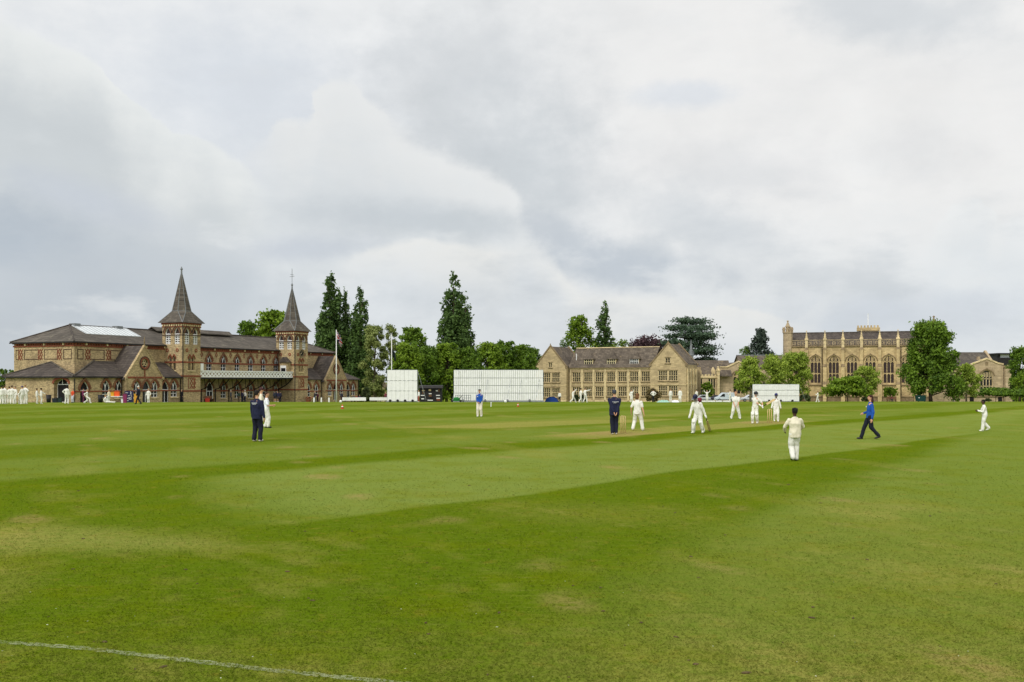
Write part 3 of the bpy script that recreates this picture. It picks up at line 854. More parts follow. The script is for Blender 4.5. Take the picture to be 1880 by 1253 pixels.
w.box(x - .5, x + .5, y - .5, y + .5, Z(664), Z(652)); w.tube([(x, y, Z(652)), (x, y, Z(649))], [.72, .6], 8); w.tube([(x, y, Z(649)), (x, y, Z(622))], [.5, .03], 8)
for k in range(8):
    a = PI / 4 * k; w.tube([(x + .7 * math.cos(a), y + .7 * math.sin(a), Z(653)), (x + .7 * math.cos(a), y + .7 * math.sin(a), Z(643))], [.09, .02], 4)
obj('spirelet', w, 'leadroof', rf)
Y1 = 238.0; gb = flat_building('gabled_hall', 'pale stone hall with a low stepped gable and one tall pointed window', 'building', 1322, Y1)
q = lambda px: mx(px, Y1, 1322); Z = lambda py: zz(py, Y1); holes = []
chapel_window(gb, v, q(1357), Z(724), q(1322 + 21), Z(682) - Z(724), holes, 1.3, 'glass')
w = MB(); prof = [(q(1322), Z(674)), (q(1334), Z(674)), (q(1337), Z(673)), (q(1356), Z(664)), (q(1374), Z(672)), (q(1386), Z(674))]
w.wall(v, [(0, -7), (q(1386), -7)] + prof[::-1], holes, depth=.45); w.wall(LW(0), [(0, -7), (12, -7), (12, Z(676)), (0, Z(676))]); w.box(q(1386) - .3, q(1386), .1, 12, -7, Z(676))
obj('wall', w, 'stonepale', gb)
w = MB(); w.ribbon(v, prof, .3, -.4, .2); w.ribbon(v, [(q(1356) + .35 * math.cos(2 * PI * k / 10), Z(671) + .35 * math.sin(2 * PI * k / 10)) for k in range(10)], .12, .004, .05, closed=True); obj('coping', w, 'trim', gb)
w = MB()
w.slab([(q(1335), .4, Z(676)), (q(1335), 14, Z(676)), (q(1356), 14, Z(665)), (q(1356), .4, Z(665))], .2); w.slab([(q(1380), .4, Z(676)), (q(1380), 14, Z(676)), (q(1356), 14, Z(665)), (q(1356), .4, Z(665))], .2)
obj('roof', w, 'tile', gb)
Y2 = 252.0; lr = flat_building('long_range', 'long low range with a stone tiled roof joining onto the chapel', 'building', 1362, Y2)
q = lambda px: mx(px, Y2, 1362); Z = lambda py: zz(py, Y2)
w = MB(); hl = []
for px in (1382, 1400, 1418):
    make_window(lr, v, q(px), Z(722), gothic(1.6, 3.4, 1.2), ybars(1.6, 3.4, 1.2), frame='trim', holes=hl, bw=.12)
w.wall(v, [(0, -8), (q(1446), -8), (q(1446), Z(676)), (0, Z(676))], hl); w.wall(LW(0), [(0, -8), (10, -8), (10, Z(676)), (5, Z(654)), (0, Z(676))]); obj('wall', w, 'stonepale', lr)
w = MB(); zr = zz(653, Y2 + 5)
w.slab([(-.3, -.3, Z(676)), (q(1446), -.3, Z(676)), (q(1446), 5, zr), (-.3, 5, zr)], .2); w.slab([(q(1446), 10.3, Z(676)), (-.3, 10.3, Z(676)), (-.3, 5, zr), (q(1446), 5, zr)], .2); rf = obj('roof', w, 'tile', lr)
w = MB(); w.tube([(-.3, 5, zr + .03), (q(1446), 5, zr + .03)], .14, 6); obj('ridge_tile', w, 'leadroof', rf)

# ================= hall right of the chapel, and what shows behind it =================
Y3 = 246.0; eh = flat_building('gabled_hall', 'stone hall with shallow gable and a wide traceried window behind small trees', 'building', 1752, Y3)
q = lambda px: mx(px, Y3, 1752); Z = lambda py: zz(py, Y3); holes = []
wx, ww, wh = q(1811.5), q(1752 + 23), Z(680) - Z(722)
bars = [[(-ww / 2 + ww * i / 4, 0), (-ww / 2 + ww * i / 4, wh - .5)] for i in (1, 2, 3)] + [[(-ww / 2, wh * f), (ww / 2, wh * f)] for f in (.3, .62)] + [[(-ww / 2 + ww * (i + .5) / 4, wh - 1.7), (-ww / 2 + ww * (i + .5) / 4, wh - .6)] for i in range(4)]
make_window(eh, v, wx, Z(722), gothic(ww, wh, 1.5, flat=True), bars, depth=.4, bw=.15, frame='trim', holes=holes, rings=[(.25, .2, .2, 'darktrim', False)], bar_d=.2)
prof = [(q(1752), Z(679)), (q(1772), Z(675)), (q(1786), Z(668)), (q(1811.5), Z(658.5)), (q(1832), Z(667)), (q(1842), Z(669))]
w = MB(); w.wall(v, [(0, -8), (q(1842), -8)] + prof[::-1], holes, depth=.4); w.wall(LW(0), [(0, -8), (14, -8), (14, Z(680)), (0, Z(680))])
w.box(q(1842) - .3, q(1842), .1, 14, -8, Z(674)); obj('wall', w, 'stonepale', eh)
w = MB(); w.ribbon(v, prof, .35, -.4, .2, 0); w.bar(v, wx - .35, wx + .35, Z(671), Z(665), .004, .06, 1)
w.bar(v, 0, q(1842), Z(729), Z(726), .004, .3, 1); obj('coping', w, ['trim', 'darktrim'], eh)
w = MB(); w.box(q(1843), q(1855), -1, .8, -8, Z(712)); w.box(q(1843.5), q(1854), -.7, .7, Z(712), Z(675)); w.box(q(1842), q(1855.5), -1, 1, Z(675), Z(671)); w.hexa([(q(1843), -1, Z(712)), (q(1855), -1, Z(712)), (q(1855), 0, Z(712)), (q(1843), 0, Z(712))], [(q(1844), -.6, Z(700)), (q(1854), -.6, Z(700)), (q(1854), 0, Z(700)), (q(1844), 0, Z(700))])
obj('buttress', w, 'stonepale', eh)
w = MB()
w.slab([(q(1772), .4, Z(677)), (q(1772), 14, Z(677)), (q(1811.5), 14, Z(660.5)), (q(1811.5), .4, Z(660.5))], .2); w.slab([(q(1842), .4, Z(672)), (q(1842), 14, Z(672)), (q(1811.5), 14, Z(660.5)), (q(1811.5), .4, Z(660.5))], .2); obj('roof', w, 'slate2', eh)
w = MB()
for px in (1784, 1836):
    w.bar(v, q(px) - .5, q(px) + .5, -8, Z(727), .004, .05)
obj('door', w, 'dark', eh)
Y4 = 272.0; bh = flat_building('slate_roofed_hall', 'long building showing a tall grey slate roof behind the right hand hall', 'building', 1722, Y4)
q = lambda px: mx(px, Y4, 1722); Z = lambda py: zz(py, Y4)
w = MB(); zr = zz(647, Y4 + 6); w.box(0, q(1828), .2, 12, -9, Z(673)); w.prism([(q(1826), 0, Z(673)), (q(1826), 6, zr + .5), (q(1826), 12, Z(673))], (.6, 0, 0)); obj('wall', w, 'stonepale', bh)
w = MB(); w.slab([(0, -.3, Z(674)), (q(1826), -.3, Z(674)), (q(1826), 6, zr), (0, 6, zr)], .2); w.slab([(q(1826), 12.3, Z(674)), (0, 12.3, Z(674)), (0, 6, zr), (q(1826), 6, zr)], .2); rf = obj('roof', w, 'slate', bh)
w = MB(); w.tube([(q(1801), 1.5, Z(668)), (q(1801), 1.5, Z(655))], .5, 8); w.box(q(1798), q(1804), 1, 2, Z(668), Z(660)); obj('chimney', w, 'stonepale', rf)
Y5 = 280.0; mb_ = flat_building('modern_block', 'dark flat roofed modern block with a glazed top floor at right', 'building', 1831, Y5)
q = lambda px: mx(px, Y5, 1831); Z = lambda py: zz(py, Y5)
w = MB(); w.box(0, q(1864), 0, 9, -9, Z(657)); w.box(q(1833), q(1838), .5, 8, Z(657), Z(651)); w.box(q(1855), q(1862), .5, 8, Z(657), Z(651)); obj('wall', w, 'iron', mb_)
w = MB(); w.box(q(1830), q(1866), -.8, 9.5, Z(651), Z(648.6)); obj('roof', w, 'black', mb_)
w = MB(); w.box(q(1838), q(1855), .6, 8, Z(657), Z(651)); obj('glazing', w, 'skylight', mb_)
# cream house far behind the pavilion's right end
Y6 = 205.0; ch = flat_building('cream_house', 'small cream rendered house half hidden behind the willow', 'house', 662, Y6)
q = lambda px: mx(px, Y6, 662); Z = lambda py: zz(py, Y6); holes = []
w = MB(); w.prism([(0, 0, -4), (q(709), 0, -4), (q(709), 0, Z(715)), (q(688), 0, Z(694)), (q(676), 0, Z(700)), (0, 0, Z(715))], (0, 8, 0)); obj('wall', w, 'cream', ch)
w = MB()
for px in (685, 699):
    w.bar(v, q(px) - .25, q(px) + .25, Z(726), Z(717), .004, .05)
obj('window', w, 'glass', ch)
w = MB(); w.prism([(q(709), -.2, Z(715.6)), (q(711), -.2, Z(716)), (q(688), -.2, Z(692.6)), (q(662), -.2, Z(716)), (q(664), -.2, Z(716)), (q(688), -.2, Z(694))], (0, 8.4, 0)); obj('roof', w, 'darktrim', ch)
# ================= playing field =================
DX, DY = .652, .758                               # direction the mower and the pitches run
def sst(x, a, b):
    t = np.clip((x - a) / (b - a), 0, 1); return t * t * (3 - 2 * t)
def P2(px, py):
    Y = dist(py); return ((px - CX) / F * Y, Y)
def convex(x, y, poly, soft):
    """1 inside a convex polygon of world points, easing to 0 over soft metres outside its edges"""
    cx = sum(p[0] for p in poly) / len(poly); cy = sum(p[1] for p in poly) / len(poly)
    d = np.full(x.shape, 1e9)
    for (ax, ay), (bx, by) in zip(poly, poly[1:] + poly[:1]):
        l = math.hypot(bx - ax, by - ay); nx, ny = (by - ay) / l, -(bx - ax) / l
        if (cx - ax) * nx + (cy - ay) * ny < 0: nx, ny = -nx, -ny
        d = np.minimum(d, (x - ax) * nx + (y - ay) * ny)
    return sst(d, -soft, soft)
_rs = np.random.RandomState(3)
_wv = [(_rs.uniform(-1, 1), _rs.uniform(-1, 1), _rs.uniform(0, 6.28)) for _ in range(40)]
def wob(x, y, k, n=8, o=0):
    s = 0
    for i in range(n):
        a, b, c = _wv[(i + o) % 40]; s = s + np.sin((a * x + b * y) * k * (1 + .35 * i) + c)
    return s / math.sqrt(n)
def mow(x, y):
    """(light, dry, bare): how pale the mown grass lies, how straw-yellow, how worn"""
    wx = x + .14 * wob(x, y, .5, 8, 3) + .004 * y * wob(x, y, .22, 6, 17); wy = y + .14 * wob(x, y, .5, 8, 11) + .006 * y * wob(x, y, .2, 6, 23)
    q = DY * wx - DX * wy; p = DX * wx + DY * wy
    # far bands run with the pitch
    ph = np.abs(((q + 25.6) / 12.2 + .5) % 1 - .5) * 2
    L = .26 + .36 * sst(ph + .12 * wob(x, y, .18, 8, 30), .66, .34)
    # near right: pale swathe right of a slanting edge
    e1, e2, e3 = P2(1300, 978), P2(1600, 865), P2(1760, 803)
    def side(ax, ay, bx, by):
        l = math.hypot(bx - ax, by - ay); return ((wx - ax) * (by - ay) - (wy - ay) * (bx - ax)) / l
    R1 = np.minimum(sst(side(*e1, *e2) + .25 * wob(x, y, 1.3, 8, 1), -.7, .7), sst(side(*P2(1050, 1253), *e1), -1.3, 1.3))
    R1 = np.minimum(R1, 1 - sst(wy, 37, 40) * (1 - sst(side(*e2, *e3), -.6, .6)))
    R1 = R1 * sst(side(*e2, *e3), -1.4, .9)
    A = sst(-q, 12.3, 12.7)                       # beyond this line the pale band before the pitch
    ml = P2(370, 850), P2(640, 955)
    M1 = A * sst(side(*ml[1], *ml[0]) + 1.2 * wob(x, y, .35, 7, 8), -3.2, 1.6) * (1 - sst(-q, 19.5, 21))
    near = 1 - sst(-q, 22.2, 23.2)
    L = L * (1 - near) + near * np.maximum(M1 * .95, .10)
    L = L * (1 - R1) + (.45 + .27 * sst(wy, 9, 22)) * R1
    pal = convex(wx, wy, [P2(-300, 950), P2(200, 972), P2(400, 1004), P2(300, 1012), P2(-300, 1022)], .7)
    L = np.maximum(L, .6 * pal)
    dry = .6 * pal + .25 * R1 * sst(wy, 22, 12)
    dry = dry + .3 * sst(wob(x, y, .28, 10, 20), .5, 1.6) + .4 * sst(wob(x, y, .9, 10, 5), .6, 1.7) + .4 * sst(wob(x, y, 1.9, 12, 14), .6, 1.7) * sst(y, 26, 14)
    dry = dry + .25 * sst(wy, 9.5, 7.5) + .3 * sst(wob(x, y, 3.4, 12, 2), .4, 1.7) * sst(y, 20, 10)
    # worn pitches
    s1 = sst(q, -25.6, -25.1) * (1 - sst(q, -22.7, -22.2)) * sst(p, 29, 33) * (1 - sst(p, 50, 54))
    s2 = convex(wx, wy, [P2(735, 785.5), P2(900, 776.5), P2(1100, 770.5), P2(1250, 769), P2(1180, 775), P2(900, 787)], .5)
    s3 = sst(q, -36.5, -35.5) * (1 - sst(q, -33.5, -32.8)) * sst(p, 38, 42) * (1 - sst(p, 62, 70))
    dry = dry + 1.0 * s1 + 1.0 * s2 + .5 * s3
    L = np.maximum(L, .7 * np.maximum(s1, s2))
    bare = .9 * s1 * (np.exp(-((p - 34.6) / 1.7) ** 2) + .8 * np.exp(-((p - 48.9) / 1.5) ** 2))
    bare = bare + .55 * sst(wob(x, y, 1.6, 12, 9), 1.2, 2.1)
    return np.clip(L, 0, 1), np.clip(dry, 0, 1.2), np.clip(bare, 0, 1)
def turf_colour(t, am, pos):
    """shared by the ground sheet and the standing blades"""
    def at_(n):
        a = t.n('ShaderNodeAttribute', attribute_name=n); return a.outputs['Fac']
    n1 = t.noise(pos, .7, 6, .65); n2 = t.noise(pos, 7, 5, .7); n3 = t.noise(pos, 45, 3, .7)
    wisp = t.noise(t.vmul(pos, (3.0, 9.0, 1)), 1.3, 5, .75)
    c = t.mix(at_('light'), S(86, 108, 4), S(125, 140, 64))
    c = t.mix(t.math('MULTIPLY', t.smooth(n1, .42, .72), .5), c, S(108, 118, 6))
    c = t.mix(t.math('MULTIPLY', t.smooth(wisp, .48, .72), .42), c, S(134, 138, 62))
    dr = t.math('MULTIPLY', at_('dry'), t.smooth(n2, .25, .62), clamp=True)
    c = t.mix(t.math('MULTIPLY', dr, .6), c, S(166, 152, 84))
    c = t.mix(t.math('MULTIPLY', at_('bare'), t.smooth(n2, .3, .6)), c, S(164, 140, 92))
    patch = t.noise(t.vmul(pos, (1, 1, 1)), 2.6, 6, .72)
    c = t.mix(t.math('MULTIPLY', t.smooth(patch, .55, .72), .42), c, S(142, 124, 48))
    return c, n1, n2, n3, wisp
def floatattr(me, name, v):
    a = me.attributes.new(name, 'FLOAT', 'POINT'); a.data.foreach_set('value', v.astype(np.float32))
ys = np.concatenate([[-200, -60, -20, -5, 0, 2.5], 4 * 1.0085 ** np.arange(0, 395), [118, 125, 132, 140, 150, 165, 180, 200, 215, 240, 270, 300, 340, 400, 600, 1200, 3000, 6000]])
ths = np.concatenate([np.linspace(-76, -31, 20)[:-1], np.linspace(-31, 31, 330), np.linspace(31, 76, 20)[1:]])
TY, TT = np.meshgrid(ys, np.radians(ths), indexing='ij')
GX = np.tan(TT) * (np.abs(TY) + 6); GZ = np.interp(TY, [a for a, b in _gy], [b for a, b in _gy])
me = bpy.data.meshes.new('ground')
nr, nc = GX.shape; idx = np.arange(nr * nc).reshape(nr, nc)
quads = np.stack([idx[:-1, :-1], idx[:-1, 1:], idx[1:, 1:], idx[1:, :-1]], -1).reshape(-1, 4)
def npmesh(me, verts, faces):
    n, k = faces.shape
    me.vertices.add(len(verts)); me.vertices.foreach_set('co', verts.astype(np.float32).ravel())
    me.loops.add(n * k); me.loops.foreach_set('vertex_index', faces.astype(np.int32).ravel())
    me.polygons.add(n); me.polygons.foreach_set('loop_start', np.arange(0, n * k, k, dtype=np.int32)); me.polygons.foreach_set('loop_total', np.full(n, k, dtype=np.int32))
    me.update(calc_edges=True)
npmesh(me, np.stack([GX, TY, GZ], -1).reshape(-1, 3), quads)
for nm, v in zip(('light', 'dry', 'bare'), mow(GX.ravel(), TY.ravel())):
    floatattr(me, nm, v)
m, t, b = newmat('mown turf')
pos = t.n('ShaderNodeNewGeometry').outputs['Position']
c, n1, n2, n3, wisp = turf_colour(t, m, pos)
c = t.mix(t.math('MULTIPLY', t.smooth(n3, .35, .75), .35), c, S(46, 62, 2))
t.l(c, b.inputs['Base Color']); b.inputs['Roughness'].default_value = 1; b.inputs['Specular IOR Level'].default_value = 0
bp = t.n('ShaderNodeBump'); bp.inputs['Strength'].default_value = .8; bp.inputs['Distance'].default_value = .03
t.l(t.math('ADD', t.math('MULTIPLY', n3, .6), n2), bp.inputs['Height']); t.l(bp.outputs[0], b.inputs['Normal'])
me.materials.append(m)
go = bpy.data.objects.new('ground', me); COL.objects.link(go); go['kind'] = 'structure'
# standing grass blades close to the boundary
rs = np.random.RandomState(11); N = 260000
py = rs.uniform(770, 1330, N); px = rs.uniform(-500, 2380, N)
by = HC * F / (py - YH); bx = (px - CX) / F * by
L_, D_, B_ = mow(bx, by)
keep = rs.uniform(0, 1, N) > .7 * B_; bx, by, L_, D_, B_ = bx[keep], by[keep], L_[keep], D_[keep], B_[keep]; N = len(bx)
cl_ = np.clip(.8 + .2 * wob(bx, by, 5.5, 12, 6), .4, 1.5)
h = cl_ * rs.uniform(.009, .026, N) * (1 + .3 * (rs.uniform(0, 1, N) > .93)); wd = rs.uniform(.003, .0065, N) * np.clip(by / 10, 1, 2.2)
an = rs.uniform(0, 2 * PI, N); le = rs.uniform(0, 2 * PI, N); lm = h * rs.uniform(.8, 2.2, N)
V = np.zeros((N, 3, 3))
V[:, 0] = np.stack([bx - np.cos(an) * wd, by - np.sin(an) * wd, np.full(N, .001)], -1); V[:, 1] = np.stack([bx + np.cos(an) * wd, by + np.sin(an) * wd, np.full(N, .001)], -1)
V[:, 2] = np.stack([bx + np.cos(le) * lm, by + np.sin(le) * lm, h], -1)
nz = np.cross(V[:, 1] - V[:, 0], V[:, 2] - V[:, 0])[:, 2] < 0; V[nz] = V[nz][:, [1, 0, 2]]      # every blade shows its upper side to the sky
me = bpy.data.meshes.new('grass'); npmesh(me, V.reshape(-1, 3), np.arange(3 * N).reshape(-1, 3))
for nm, v in zip(('light', 'dry', 'bare'), (L_, D_, B_)):
    floatattr(me, nm, np.repeat(v, 3))
m, t, b = newmat('grass blade')
geo = t.n('ShaderNodeNewGeometry'); c, *_ = turf_colour(t, m, geo.outputs['Position'])
c = t.mix(t.math('MULTIPLY', geo.outputs['Random Per Island'], .42), c, t.mix(t.smooth(geo.outputs['Random Per Island'], .5, .98), S(70, 98, 6), S(160, 160, 78)))
t.l(c, b.inputs['Base Color']); b.inputs['Roughness'].default_value = 1; b.inputs['Specular IOR Level'].default_value = 0
tl = t.n('ShaderNodeBsdfTranslucent'); t.l(c, tl.inputs['Color']); ms = t.n('ShaderNodeMixShader'); ms.inputs[0].default_value = .5
t.l(b.outputs[0], ms.inputs[1]); t.l(tl.outputs[0], ms.inputs[2]); t.l(ms.outputs[0], m.node_tree.nodes['Material Output'].inputs['Surface'])
me.materials.append(m)
gr = bpy.data.objects.new('grass', me); COL.objects.link(gr); tag(gr, 'short mown grass blades standing over the near field', 'grass', kind='stuff')
# small clods, twigs and fallen petals lying on the turf
def litter(name, label, cat, n, col, smin, smax, seed, flat, lo, hi):
    r_ = random.Random(seed); mb = MB()
    for i in range(n):
        pyy = r_.uniform(lo, hi); x, y = P2(r_.uniform(-200, 2080), pyy); s = r_.uniform(smin, smax)
        mb.ell((x, y, s * flat * .5), (s * r_.uniform(.6, 1.8), s * r_.uniform(.5, 1), s * flat), 6, 4, rot=Matrix.Rotation(r_.uniform(0, 6.3), 3, 'Z'))
    o = obj(name, mb, mat(label, col, .95, .35, 20)); tag(o, label, cat, kind='stuff')
litter('soil_clods', 'dark worm casts and crumbs of soil on the grass', 'soil', 90, S(84, 70, 44), .010, .028, 5, .35, 880, 1290)
litter('fallen_petals', 'tiny white petals and feathers lying on the grass', 'petals', 70, S(200, 202, 180), .003, .008, 6, .35, 1060, 1290)
# worn white boundary line
ln = [(-400, 1160), (-150, 1170), (0, 1180), (150, 1191), (330, 1212), (500, 1232), (720, 1254), (900, 1280), (1100, 1318)]
pw = [P2(*p) for p in ln]; vs, fs = [], []
fine = []
for (ax, ay), (bx_, by_) in zip(pw, pw[1:]):
    for k in range(14):
        fine.append((ax + (bx_ - ax) * k / 14, ay + (by_ - ay) * k / 14))
for i, (x, y) in enumerate(fine):
    a, b_ = fine[max(i - 1, 0)], fine[min(i + 1, len(fine) - 1)]; l = math.hypot(b_[0] - a[0], b_[1] - a[1]); nx, ny = -(b_[1] - a[1]) / l, (b_[0] - a[0]) / l
    wq = .045 + .012 * math.sin(i * 1.7)
    vs += [(x + nx * wq, y + ny * wq, .006), (x - nx * wq, y - ny * wq, .006)]
    if i: fs.append((2 * i - 2, 2 * i - 1, 2 * i + 1, 2 * i))
mb = MB(); mb.v, mb.f, mb.m = vs, fs, [0] * len(fs)
m, t, b = newmat('worn line paint'); pos = t.n('ShaderNodeNewGeometry').outputs['Position']
t.l(t.mix(.5, S(180, 186, 158), S(160, 168, 120)), b.inputs['Base Color'])
k = t.math('MULTIPLY', t.smooth(t.noise(pos, 26, 5, .8), .40, .60), t.smooth(t.noise(pos, 2.2, 3, .6), .2, .5))
t.l(t.math('MULTIPLY', k, .55), b.inputs['Alpha']); b.inputs['Roughness'].default_value = .95
o = obj('boundary_line', mb, m); o['kind'] = 'structure'

# ================= trees =================
def leafmat(name, dark, light, tr=.3):
    m, t, b = newmat(name)
    geo = t.n('ShaderNodeNewGeometry'); oc = t.n('ShaderNodeTexCoord').outputs['Object']
    k = t.math('ADD', t.math('MULTIPLY', geo.outputs['Random Per Island'], .55), t.math('MULTIPLY', t.smooth(t.noise(oc, .45, 3, .6), .35, .65), .5), clamp=True)
    c = t.mix(k, dark, light)
    t.l(c, b.inputs['Base Color']); b.inputs['Roughness'].default_value = .65; b.inputs['Specular IOR Level'].default_value = .25
    tl = t.n('ShaderNodeBsdfTranslucent'); t.l(c, tl.inputs['Color'])
    ms = t.n('ShaderNodeMixShader'); ms.inputs[0].default_value = tr
    t.l(b.outputs[0], ms.inputs[1]); t.l(tl.outputs[0], ms.inputs[2]); t.l(ms.outputs[0], m.node_tree.nodes['Material Output'].inputs['Surface'])
    return m
LM = {
    'poplar': leafmat('poplar leaf', S(52, 74, 40), S(102, 130, 62)),
    'mid': leafmat('mid green leaf', S(56, 84, 22), S(116, 146, 44)),
    'fresh': leafmat('fresh green leaf', S(72, 102, 22), S(138, 164, 46)),
    'deep': leafmat('deep green leaf', S(54, 82, 24), S(124, 154, 46)),
    'willow': leafmat('grey green willow leaf', S(96, 112, 56), S(160, 170, 98)),
    'birch': leafmat('soft green leaf', S(104, 128, 40), S(172, 190, 76)),
    'cedar': leafmat('blue green needle', S(42, 60, 46), S(88, 110, 82), .1),
    'pine': leafmat('dark needle', S(44, 56, 50), S(86, 100, 84), .1),
    'beech': leafmat('copper leaf', S(58, 44, 48), S(104, 78, 82)),
    'shrub': leafmat('dark shrub leaf', S(46, 60, 36), S(92, 104, 58)),
    'olive': leafmat('reddish shrub leaf', S(84, 72, 48), S(136, 120, 74)),
}
def leaves(me, rs, cen, out, sig, n, size, mt, droop=0):
    """n leaf quads scattered about each clump centre"""
    K = len(cen); c = np.repeat(cen, n, 0) + rs.normal(0, 1, (K * n, 3)) * np.repeat(sig, n, 0)
    nv = np.repeat(out, n, 0) * .55 + rs.normal(0, .75, (K * n, 3)); nv[:, 2] += .35
    nv /= np.linalg.norm(nv, axis=1)[:, None] + 1e-6
    a = np.cross(nv, rs.normal(0, 1, (K * n, 3))); a /= np.linalg.norm(a, axis=1)[:, None] + 1e-6; b = np.cross(nv, a)
    s = size * rs.uniform(.6, 1.3, (K * n, 1)); V = np.stack([c - a * s, c - b * s * .6, c + a * s, c + b * s * .6], 1)
    if droop:
        V[:, 2, 2] -= droop * s[:, 0]
    npmesh(me, V.reshape(-1, 3), np.arange(4 * K * n).reshape(-1, 4)); me.materials.append(mt)
_tc = [0]
def tree(name, label, px, Y, top, wpx, kind, lm, cat='tree', group=None, low=None, n=7000, ls=None, asym=0.0):
    n = int(n * (1.8 if kind == 'poplar' else 1.25))
    _tc[0] += 1; rs = np.random.RandomState(100 + _tc[0]); r_ = random.Random(100 + _tc[0])
    base = at(px, Y); H = zz(top, Y) - base.z; R = wpx * Y / F / 2
    root = thing(name, label, cat, base, 0, group)
    tk = MB(); lobes = []
    h0 = {'poplar': .05, 'round': .16, 'belt': .06, 'cedar': .22, 'conifer': .1, 'willow': .1, 'birch': .2, 'umbrella': .55, 'bush': 0.02}[kind] if low is None else low
    def env(h):
        k = (h - h0) / (1 - h0)
        if kind == 'poplar': return max(.05, (1 - k) ** .62) * min(1, (k / .14 + .25))
        if kind == 'conifer': return max(.03, (1 - k) ** .85)
        if kind == 'cedar': return .55 + .45 * math.sin(PI * min(1, k * 1.05)) if k < .9 else .6
        if kind == 'umbrella': return math.sqrt(max(0, 1 - k * k * .9))
        return math.sqrt(max(0, 1 - ((k - .42) / .6) ** 2)) if kind != 'belt' else math.sqrt(max(0, 1 - ((k - .3) / .72) ** 2))
    nl = {'poplar': 46, 'round': 46, 'belt': 52, 'cedar': 44, 'conifer': 40, 'willow': 24, 'birch': 26, 'umbrella': 12, 'bush': 12}[kind]
    if kind == 'poplar':                 # sheaf of ascending plumes with gaps between
        ns = 12
        for j in range(ns):
            a = 2.4 * j + r_.uniform(-.4, .4); hj = H * (1 - .52 * (j / ns) ** .9 * r_.uniform(.8, 1.1)); rj = R * (.10 + .72 * (j / ns) ** .8) if j else 0
            for u in np.linspace(.10, 1, 11):
                z = .05 * H + (hj - .05 * H) * u; rr = rj * min(1, u * 1.9) ** .8 * (1 - .18 * u); s = r_.uniform(.7, 1.35); q = R * .37 * (1 - .6 * u) * s
                lobes.append((np.array([rr * math.cos(a) + r_.gauss(0, .05) * R, rr * math.sin(a) + r_.gauss(0, .05) * R, min(z, H - H * .02)]), np.array([q, q, H * .04 * s])))
        nl = 0
    for i in range(nl):
        h = h0 + (1 - h0) * ((i + r_.random()) / nl) ** (.9 if kind == 'poplar' else .85)
        a = 2.4 * i + r_.uniform(-.5, .5); e = env(min(h, .985)) * R
        rr = e * {'poplar': .74, 'cedar': .78, 'conifer': .7, 'belt': .8}.get(kind, .68) * math.sqrt(r_.uniform(.3, 1)); rr *= (1 + asym * math.cos(a)) * r_.uniform(.82, 1.2)
        c = np.array([rr * math.cos(a), rr * math.sin(a), h * H])
        s = r_.uniform(.7, 1.3)
        if kind == 'cedar': c[2] = H * (h0 + (1 - h0) * (round((h - h0) / (1 - h0) * 8 + r_.uniform(-.45, .45)) / 8.4 + r_.uniform(-.02, .04)))
        if kind == 'poplar': rad = np.array([.40 * R * s * min(1, e / R + .35), .40 * R * s * min(1, e / R + .35), H * .075 * s])
        elif kind == 'cedar': rad = np.array([.36 * R * s, .36 * R * s, H * .03])
        elif kind == 'conifer': rad = np.array([max(.42 * e, .14 * R) * s, max(.42 * e, .14 * R) * s, H * .06])
        elif kind == 'umbrella': rad = np.array([.42 * R * s, .42 * R * s, H * .13])
        elif kind == 'willow': rad = np.array([.3 * R * s, .3 * R * s, H * .16 * s])
        else:
            q = (.25 if kind in ('round', 'birch') else .24 if kind == 'belt' else .33) * min(R, H * .6) * s; rad = np.array([q, q, q * .85])
        c[2] = min(c[2], H - rad[2] * .75); c[2] = max(c[2], rad[2] * .6 if kind in ('bush', 'belt') else c[2])
        lobes.append((c, rad))
    cen, out, sig = [], [], []
    tot = sum(l[1][0] * l[1][2] for l in lobes)
    per = {'poplar': 14, 'cedar': 14, 'birch': 10, 'willow': 16, 'conifer': 12}.get(kind, 16)
    K = max(60, n // per)
    for c, rad in lobes:
        k = max(2, int(K * rad[0] * rad[2] / tot))
        d = rs.normal(0, 1, (k, 3)); d[:, 2] = d[:, 2] * .9 + .25; d /= np.linalg.norm(d, axis=1)[:, None]
        cen.append(c + d * rad * rs.uniform(.55, 1.08, (k, 1))); out.append(d)
        sg = np.full((k, 3), .36) * rad * rs.uniform(.5, 1.1, (k, 1))
        if kind == 'willow': sg[:, 2] *= 1.8
        if kind == 'cedar': sg[:, 2] = H * .012
        sig.append(sg)
    cen, out, sig = np.concatenate(cen), np.concatenate(out), np.concatenate(sig)
    cen[:, 2] = np.maximum(cen[:, 2], .25)
    me = bpy.data.meshes.new('crown'); leaves(me, rs, cen, out, sig, per, ls or .29 * max(.6, min(1.25, R / 4)), LM[lm], .5 if kind in ('willow', 'birch') else 0)
    co = np.zeros(len(me.vertices) * 3); me.vertices.foreach_get('co', co); co = co.reshape(-1, 3); co[:, 2] = np.maximum(co[:, 2], .02); me.vertices.foreach_set('co', co.ravel())
    cr = bpy.data.objects.new('crown', me); COL.objects.link(cr); cr.parent = root
    tr = max(.06, .022 * H) * (1.4 if kind in ('cedar',) else 1)
    th = {'poplar': .9, 'conifer': .95, 'cedar': .9}.get(kind, .62)
    pts = [(tr * .6 * math.sin(3.1 * k + _tc[0]) * (k > 0), tr * .6 * math.cos(2.3 * k + _tc[0]) * (k > 0), H * th * k / 5 - (.15 if k == 0 else 0)) for k in range(6)]
    tk.tube(pts, [tr * 1.25, tr, tr * .85, tr * .65, tr * .45, tr * .2], 8)
